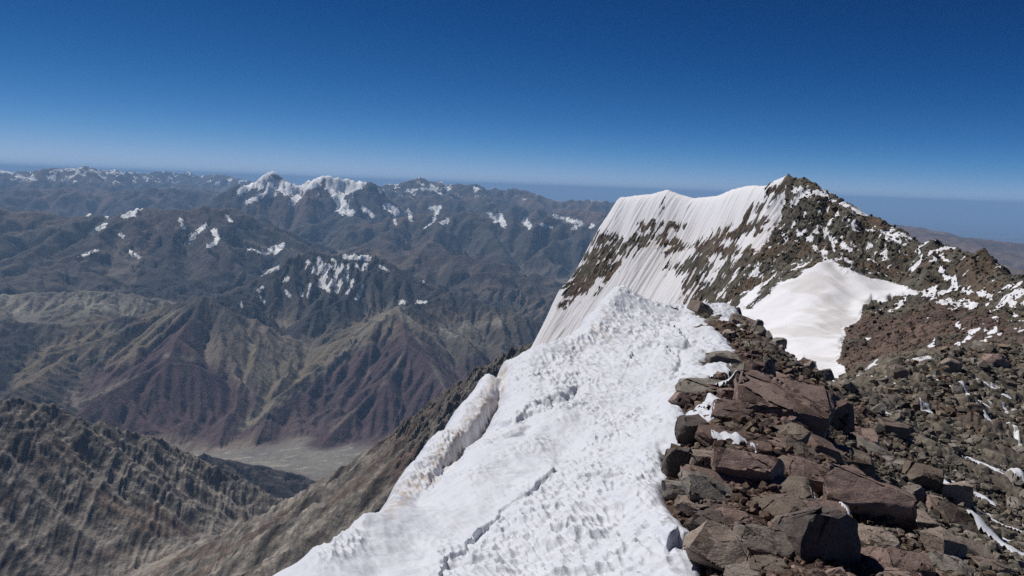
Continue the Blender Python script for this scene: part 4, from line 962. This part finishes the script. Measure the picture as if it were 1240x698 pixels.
hero(800 + 62, 618, 56, 18, .7, (-14, 16, 0), 'brown', 'thin brown slab under the middle of the diagonal grey slab', name='stone_slab', box=.85, lay=True)
hero(905, 540, 50, 18, .8, (-12, 4, 6), 'red', 'flat red stone between the snow patch and the black hollow', name='stone_slab', box=.85, lay=True)
hero(960, 570, 44, 26, .8, (-10, 14, -20), 'brown', 'brown wedge stone against the right end of the broad reddish slab')
hero(1000, 622, 56, 22, .7, (-14, 10, 8), 'red', 'red slab lying between the rusty block and the huge dark red slab', name='stone_slab', box=.9, lay=True)
hero(960, 640, 50, 22, .8, (-10, -8, 0), 'brown', 'brown slab just above the big almost black boulder', name='stone_slab', box=.8)
hero(895, 636, 54, 20, .8, (-10, 12, 0), 'red', 'red slab above the pale grey veined slab', name='stone_slab', box=.8, lay=True)
hero(1034, 560, 48, 22, .8, (-12, 12, 0), 'brown', 'brown slab above the left shoulder of the huge dark red slab', name='stone_slab', box=.8, lay=True)
hero(1000, 545, 40, 22, .8, (-8, 20, 10), 'red', 'tilted red stone right of the light brown flat stone')
hero(930, 690, 56, 24, .8, (-10, 6, 0), 'brown', 'brown slab at the bottom edge left of the black boulder', name='stone_slab', box=.7)
hero(1150, 690, 50, 22, .8, (-8, 12, 0), 'grey', 'grey slab at the bottom edge below the cube-shaped boulder', name='stone_slab', box=.7)
hero(1200, 690, 44, 22, .8, (-8, 12, 20), 'brown', 'brown slab at the bottom edge left of the snow strip', name='stone_slab', box=.7)
hero(1150, 600, 34, 26, .9, (0, 8, 0), 'brown', 'brown rounded boulder beside the snow spot on the slope', box=.4)
hero(1080, 520, 34, 22, .9, (0, 8, 0), 'brown', 'brown boulder standing out of the grey-green rubble', box=.5)
hero(1180, 500, 22, 20, .9, (0, 0, 0), 'brown', 'dark brown boulder high on the right slope', box=.5)
hero(1150, 445, 20, 16, .9, (0, 0, 0), 'brown', 'brown boulder on the far edge right of the standing rock', box=.5)
hero(1205, 440, 24, 18, .9, (0, 0, 0), 'red', 'red boulder on the far edge near the right side', box=.5)

# prototypes for loose rubble
PROTO = [rock_mesh('rubble', 900 + k, (1, random.uniform(.65, .95), random.uniform(.35, .8)), 10, random.choice([.4, .75, .9]), 0) for k in range(16)]
PROTO_V = []
for me in PROTO:
    bm = bmesh.new(); bm.from_mesh(me); bmesh.ops.triangulate(bm, faces=bm.faces)
    PROTO_V.append((np.array([v.co[:] for v in bm.verts]), np.array([[v.index for v in f.verts] for f in bm.faces]))); bm.free()
# mid-size prototypes with worn surfaces, one set per rock colour
MID = {k: [] for k in ('red', 'brown', 'grey')}
for k in MID:
    for j in range(5):
        me = rock_mesh('stone', 1200 + j * 7 + len(k), (1, random.uniform(.65, .95), random.uniform(.4, .75)), 11, random.choice([.4, .7, .9]), 5, .05)
        me.materials.append(MR[k]); MID[k].append(me)

# candidate places: what the camera sees of the rock ground, weighted by picture area
UU, VV = proj(np.stack([XG, YG, HG0], -1))
elev = HG0 / RG; vis = elev >= np.maximum.accumulate(elev, 0) - .004
du = np.abs(np.gradient(UU, axis=1)); dv = np.abs(np.gradient(VV, axis=0))
wnear = np.where((RG < 25) & (UU < 1060), .4, 1.0)
wgt = wnear * np.where(vis & (sG < -.02) & (UU > 780) & (UU < 1290) & (VV < 745) & (RG > 9), np.minimum(du * dv, 40), 0)
flat = wgt.ravel() / wgt.sum()
rs = np.random.RandomState(12)
def pick(n): return rs.choice(flat.size, n, p=flat)
def rubble_kind(u, v, x, y):
    o_ = float(fbm(np.array([x / 14]), np.array([y / 14]), 3, 441)[0]) + .3 * (u > 1060) + .1
    if u < 1010 and v > 470: o_ -= .35
    r = rs.rand() * .5 - .25 + o_
    return 'grey' if r > .12 else ('brown' if r > -.12 else 'red')
placed = []; STONES = []
order = pick(9000); xs_, ys_ = XG.ravel(), YG.ravel(); uf, vf, rf = UU.ravel(), VV.ravel(), RG.ravel()
hero_uv = [(h[1], h[2], h[3], h[4]) for h in HERO]
# extra places along the rock spine that ends against the snow bowl
sp_pts = [(868, 387, 58), (885, 390, 55), (900, 396, 53), (925, 406, 51), (950, 428, 48), (975, 446, 46), (1000, 466, 47), (1015, 470, 60)]
cand = []
for k in range(130):
    i = rs.randint(len(sp_pts) - 1); t = rs.rand(); a = np.array(sp_pts[i]); b = np.array(sp_pts[i + 1]); p = a + (b - a) * t
    off = abs(rs.normal()) * 13
    R_ = p[2] - off * .42; P = at(p[0] - off * .45, p[1] + off * .9, R_); cand.append((p[0] - off * .45, p[1] + off * .9, R_, P[0], P[1], 2, float(np.clip(rs.lognormal(math.log(14), .35), 8, 26))))
for i in order:
    u_, v_ = uf[i], vf[i]; z_ = 0 if (u_ < 1010 or (rf[i] < 27 and u_ < 1120)) else 1
    if z_ == 1 and v_ < 478 and u_ < 1015: z_ = 2
    px = float(np.clip(rs.lognormal(math.log(29 if z_ == 0 else 15), .42), 11, 56)) * (1.0 if rf[i] < 45 else .75)
    cand.append((u_, v_, rf[i], xs_[i], ys_[i], z_, px))
for (eu, ev) in [(872, 706), (862, 684), (858, 664), (846, 652), (838, 640), (828, 632), (818, 622), (812, 606), (816, 598), (822, 586), (812, 570), (816, 552), (838, 544), (846, 516), (850, 508), (868, 496), (866, 690), (850, 640), (834, 618)]:
    P, R_ = hit(eu, ev); cand.insert(0, (eu + 3, ev, R_, P[0], P[1], 0, float(rs.uniform(16, 30))))
lim = {0: 146, 1: 102, 2: 50}
for (u_, v_, r_, x_, y_, zone, px) in cand:
    if lim[zone] <= 0: continue
    if any(abs(u_ - a) < (c + px) * .40 and abs(v_ - b) < (d + px * .6) * .42 for a, b, c, d in hero_uv): continue
    if any((u_ - a) ** 2 + ((v_ - b) * 1.4) ** 2 < ((px + c) * .36) ** 2 for a, b, c in placed): continue
    placed.append((u_, v_, px)); lim[zone] -= 1
    k = rubble_kind(u_, v_, x_, y_); me = MID[k][rs.randint(5)]
    s_ = px * r_ / FPX
    o = link(bpy.data.objects.new('stone', me))
    o.location = (x_, y_, gz(x_, y_) + s_ * rs.uniform(.14, .34)); flatk = rs.uniform(.55, 1.25)
    o.scale = (s_ * rs.uniform(.95, 1.35), s_ * rs.uniform(.8, 1.1), s_ * flatk)
    o.rotation_euler = (rs.normal() * .3 + .12, rs.normal() * .3 + .15, rs.rand() * 6.28)
    STONES.append((o, u_, v_, px, k, flatk, zone))

# everything smaller: one mass of rubble
Vs, Fs, Cs = [], [], []; off = 0
NSM = 12000; order = pick(NSM)
zall = rock_ground(xs_[order][None, :], ys_[order][None, :])[0]
kinds = dict(red=(.145, .106, .09), brown=(.165, .13, .103), grey=(.15, .137, .119))
ol = fbm(xs_[order] / 14, ys_[order] / 14, 3, 441) + .3 * (uf[order] > 1060) + .1 - .35 * ((uf[order] < 1010) & (vf[order] > 470)) + rs.rand(NSM) * .5 - .25
for j, i in enumerate(order):
    V0, F0 = PROTO_V[rs.randint(16)]
    px = float(np.clip(rs.lognormal(math.log(6.0 if rf[i] > 26 else 8.5), .45), 2.5, 17)); s_ = px * rf[i] / FPX
    M = np.array(Euler((rs.normal() * .35, rs.normal() * .35, rs.rand() * 6.28)).to_matrix())
    Vn = (V0 * np.array([s_, s_, s_ * rs.uniform(.8, 1.3)])) @ M.T + np.array([xs_[i], ys_[i], zall[j] + s_ * rs.uniform(.0, .3)])
    Vs.append(Vn); Fs.append(F0 + off); off += len(V0)
    kc = np.array(kinds['grey' if ol[j] > .12 else ('brown' if ol[j] > -.12 else 'red')]) * rs.uniform(.6, 1.4)
    Cs.append(np.tile(kc, (len(V0), 1)))
Va = np.concatenate(Vs)
me = np_mesh('rubble', Va, np.concatenate(Fs), dict(col=np.concatenate(Cs), snow=np.full(len(Va), -3.0), dirt_shade=np.zeros(len(Va))), smooth=False)
me.materials.append(terrain_mat('rubble_stone', .12, .5, .03, bump_s=.8))
o = link(bpy.data.objects.new('rubble', me)); tag(o, 'small loose stones covering the slope between the boulders', 'rubble', kind='stuff')

# ------------------------------------------------------------------ snow lying between the rocks
PATCH = []
from mathutils.bvhtree import BVHTree
bv, bf, bo = [], [], 0
for o_ in [h[0] for h in HERO] + [r_[0] for r_ in STONES]:
    M_ = Matrix.LocRotScale(o_.location, o_.rotation_euler, o_.scale)
    n0 = len(o_.data.vertices); bv += [M_ @ v_.co for v_ in o_.data.vertices]; bf += [[i_ + bo for i_ in p_.vertices] for p_ in o_.data.polygons]; bo += n0
BVH = BVHTree.FromPolygons(bv, bf)
def top_z(X, Y, Z0_):
    out = Z0_.copy()
    for i_ in range(X.shape[0]):
        for j_ in range(X.shape[1]):
            h_ = BVH.ray_cast(Vector((X[i_, j_], Y[i_, j_], 5.0)), Vector((0, 0, -1)))
            if h_[0] is not None: out[i_, j_] = max(out[i_, j_], h_[0].z)
    return out
def snow_patch(u, v, w_, h_, ang, label, lift=.06, name='snow_patch'):
    P, R = hit(u, v); s = R / FPX
    dip = max(.25, -P[2] / R); W = max(w_, h_) * .75
    n = 56; g = np.linspace(-W, W, n); gx, gy = np.meshgrid(g, g)          # px offsets about the centre
    ca, sa = math.cos(ang), math.sin(ang)
    ex = gx * ca + gy * sa; ey = -gx * sa + gy * ca
    q = 1 - np.sqrt((ex / (w_ / 2)) ** 2 + (ey / (h_ / 2)) ** 2)
    q = q + .75 * fbm(ex / h_ * .8 + u, ey / h_ * .8 + v, 4, 603) + .25 * fbm(ex / 4 + u, ey / 4, 2, 605)
    X = P[0] + gx * s; Y = P[1] - gy * s / dip
    T = min(w_, h_) * s
    Zt = top_z(X, Y, rock_ground(X, Y)); Z = Zt.copy()
    for k_ in range(7):
        pz = np.pad(Z, 1, 'edge'); Z = (pz[:-2, 1:-1] + pz[2:, 1:-1] + pz[1:-1, :-2] + pz[1:-1, 2:] + 2 * Z) / 6
    Z = Z + min(T, .5) * (.40 * np.sqrt(np.clip(q, 0, 1)) + .04) + (.5 * lift if R > 24 else 0) - .25 * min(T, .4) * ss(0.02, -.15, q) + .03 * fbm(X * 5, Y * 5, 3, 9)
    o = grid_obj(name, X, Y, Z, m_snow, dict(dirt_shade=np.full(X.shape, .05)), keep=(q > -.12))
    tag(o, label, 'snow patch', 'snow patches between the rocks', 'thing'); PATCH.append((u, v, label))
    return o
for a in [(886, 541, 46, 9, .05, 'snow patch between the red slabs above the square block', .25), (860, 452, 44, 20, -.1, 'snow cap on the dark stone at the snow edge', .35), (842, 506, 40, 22, -.2, 'snow lump at the left end of the tongue', .15),
          (884, 480, 44, 15, -.12, 'white snow tongue resting on the red slabs beside the overhanging boulder', .45), (860, 492, 40, 9, -.25, 'thin ragged part of the snow tongue near the crest edge', .3),
          (1006, 622, 40, 9, 1.05, 'narrow snow strip left of the huge dark red slab', .5), (1020, 652, 26, 10, .7, 'short snow strip under the huge dark red slab corner', .4), (1038, 580, 16, 7, .3, 'small snow spot above the huge dark red slab', .4),
          (1143, 592, 22, 10, .9, 'snow spot right of the pinkish-brown boulder', .3), (1170, 597, 34, 8, .75, 'snow streak on the grey slope right of the boulder group', .15), (1216, 582, 34, 12, .8, 'snow spot high on the rubble at the right edge', .1),
          (1222, 668, 80, 14, .85, 'long diagonal snow strip at the lower right corner', .15), (1192, 628, 50, 6, .7, 'thin snow line leading to the lower right strip', .15), (1216, 500, 40, 5, 1.2, 'thin snow streak on the far right rubble', .1), (1102, 633, 10, 5, .5, 'tiny snow spot beside the huge dark red slab', .3),
          (1229, 533, 34, 5, 1.0, 'snow streak at the right edge below the far right streak', .5), (1164, 480, 22, 4, .9, 'short snow streak high on the rubble slope', .5), (1052, 449, 44, 5, -.3, 'snow rim where the rubble meets the snow bowl', .4), (1112, 438, 40, 4, -.1, 'thin snow rim along the far edge of the rubble', .4),
          (1074, 503, 12, 5, .2, 'small snow spot above the grey-green stones', .3), (1206, 476, 18, 5, .5, 'snow dab near the far edge at right', .4), (1122, 502, 9, 4, .2, 'tiny snow dab mid slope', .3), (1184, 566, 16, 5, .9, 'small snow streak above the snow streak on the grey slope', .4)]:
    snow_patch(a[0], a[1], a[2], a[3], a[4], a[5], a[6])

# every loose stone is told apart by its look and by the landmark next to it
LM = [(u_, v_, o_['label']) for (o_, u_, v_, w_, h_) in HERO if w_ > 30]
SHORT = {}
def short(lb):
    t = lb.split(' ')
    cut = [i for i, x_ in enumerate(t) if i > 1 and x_ in ('with', 'against', 'leaning', 'beside', 'emerging', 'right', 'behind', 'left', 'under', 'touching', 'lying', 'below', 'just', 'split', 'tucked', 'above', 'at', 'in', 'facing', 'sloping', 'half', 'on', 'between')]
    return ' '.join(t[:cut[0]] if cut else t)
LMS = [('overhanging red-brown boulder', 948, 490), ('tall upright pointed rock', 917, 396), ('snow-capped stone', 858, 452), ('snow tongue', 880, 482), ('broad seamed reddish slab', 906, 568), ('long diagonal grey slab', 872, 606), ('layered rusty slab', 945, 596),
       ('big almost black boulder', 988, 655), ('huge dark red slab', 1052, 610), ('big pinkish-brown boulder', 1115, 580), ('pale-faced cube boulder', 1136, 662), ('long flat brown slab', 1172, 640), ('brown wedge boulder', 874, 672), ('lower right snow strip', 1222, 668),
       ('snow spot near the right edge', 1216, 582), ('thin snow streak at far right', 1216, 500), ('snow bowl edge', 1012, 462), ('square block by the snow', 853, 562), ('far edge of the rubble slope', 1100, 441), ('rock standing on the far edge', 1086, 455)]
CN = dict(red='reddish', brown='brown', grey='grey'); cnt = {}
rows = []
for (o_, u_, v_, px, k, fk, zone) in STONES:
    d_ = [(math.hypot(u_ - a, (v_ - b) * 1.2), nm, a, b) for nm, a, b in LMS]; d0, nm, a, b = min(d_)
    if abs(u_ - a) > abs(v_ - b) * 1.1: side = 'right of' if u_ > a else 'left of'
    else: side = 'below' if v_ > b else 'above'
    size = 'large' if px > 30 else ('medium' if px > 18 else 'small'); shp = 'flat' if fk < .75 else ('blocky' if fk > 1.05 else 'angular')
    rows.append((f'{size} {shp} {CN[k]} stone', side, nm, d0, o_, zone))
ORD = ['nearest', 'second nearest', 'third nearest', 'fourth nearest', 'fifth nearest', 'sixth nearest', 'seventh nearest', 'eighth nearest', 'ninth nearest', 'tenth nearest', 'eleventh nearest', 'twelfth nearest']
by = {}
for r_ in rows: by.setdefault((r_[0], r_[1], r_[2]), []).append(r_)
for (d_, sd_, nm), L in by.items():
    L.sort(key=lambda r_: r_[3])
    for j, r_ in enumerate(L):
        lb = f'{d_} {sd_} the {nm}' if len(L) == 1 else f'{ORD[min(j, 11)]} {d_} {sd_} the {nm}'
        tag(r_[4], lb, 'stone', ['stones between the big slabs', 'stones on the right rubble slope', 'stones on the rock spine'][r_[5]])

# broken rock lying over the second summit
duP = np.abs(np.gradient(UP, axis=1)); dvP = np.abs(np.gradient(VP, axis=0)); elP = HPf / RP
visP = elP >= np.maximum.accumulate(elP, 0) - .01
wP = np.where(visP & (face < .4) & (dome < -2) & (UP > 860) & (VP < 470), np.minimum(duP * dvP, 8), 0).ravel(); wP /= wP.sum()
NP_ = 5200; od = rs.choice(wP.size, NP_, p=wP); xp_, yp_, zp_, rp_ = XP.ravel(), YP.ravel(), HPf.ravel(), RP.ravel(); sl_ = slope_rt.ravel(); Vs, Fs, Cs = [], [], []; off = 0
for j, i in enumerate(od):
    V0, F0 = PROTO_V[rs.randint(16)]; s_ = float(np.clip(rs.lognormal(math.log(2.3), .45), 1.4, 7)) * rp_[i] / FPX
    M = np.array(Euler((rs.normal() * .4, rs.normal() * .4, rs.rand() * 6.28)).to_matrix())
    Vs.append((V0 * np.array([s_, s_, s_ * rs.uniform(.8, 1.4)])) @ M.T + np.array([xp_[i], yp_[i], zp_[i] + s_ * .12])); Fs.append(F0 + off); off += len(V0)
    Cs.append(np.tile((np.array([.125, .10, .088]) if sl_[i] > .5 else np.array([.13, .12, .10])) * rs.uniform(.6, 1.45), (len(V0), 1)))
Va = np.concatenate(Vs)
me = np_mesh('summit_rubble', Va, np.concatenate(Fs), dict(col=np.concatenate(Cs), snow=np.full(len(Va), -3.0), dirt_shade=np.zeros(len(Va))), smooth=False)
me.materials.append(m_peak); o = link(bpy.data.objects.new('summit_rubble', me)); tag(o, 'broken rocks scattered over the second summit', 'rubble', kind='stuff')

# =================================================================== HAZE
HZ_TOP = max(float(H.max()), float(H2.max()), float(HPf.max())) + 110
HZ_BOT = min(float(H.min()), float(H2.min()), float(H3.min())) - 1
bm = bmesh.new(); bmesh.ops.create_cube(bm, size=1.0)
me = bpy.data.meshes.new('haze'); bm.to_mesh(me); bm.free()
hz = link(bpy.data.objects.new('haze', me))
hz.scale = (860000, 860000, HZ_TOP - HZ_BOT); hz.location = (0, 0, (HZ_TOP + HZ_BOT) / 2)
mt = bpy.data.materials.new('haze'); mt.use_nodes = True; nt = mt.node_tree; nt.nodes.clear()
pv = nt.nodes.new('ShaderNodeVolumePrincipled'); pv.inputs['Density'].default_value = 1.5e-5
pv.inputs['Color'].default_value = (.37, .63, 1.0, 1); pv.inputs['Anisotropy'].default_value = 0.0
mo = nt.nodes.new('ShaderNodeOutputMaterial'); nt.links.new(pv.outputs[0], mo.inputs['Volume'])
me.materials.append(mt); tag(hz, 'thin blue air haze over the valleys', kind='stuff')
print('heights', HZ_TOP, HZ_BOT)
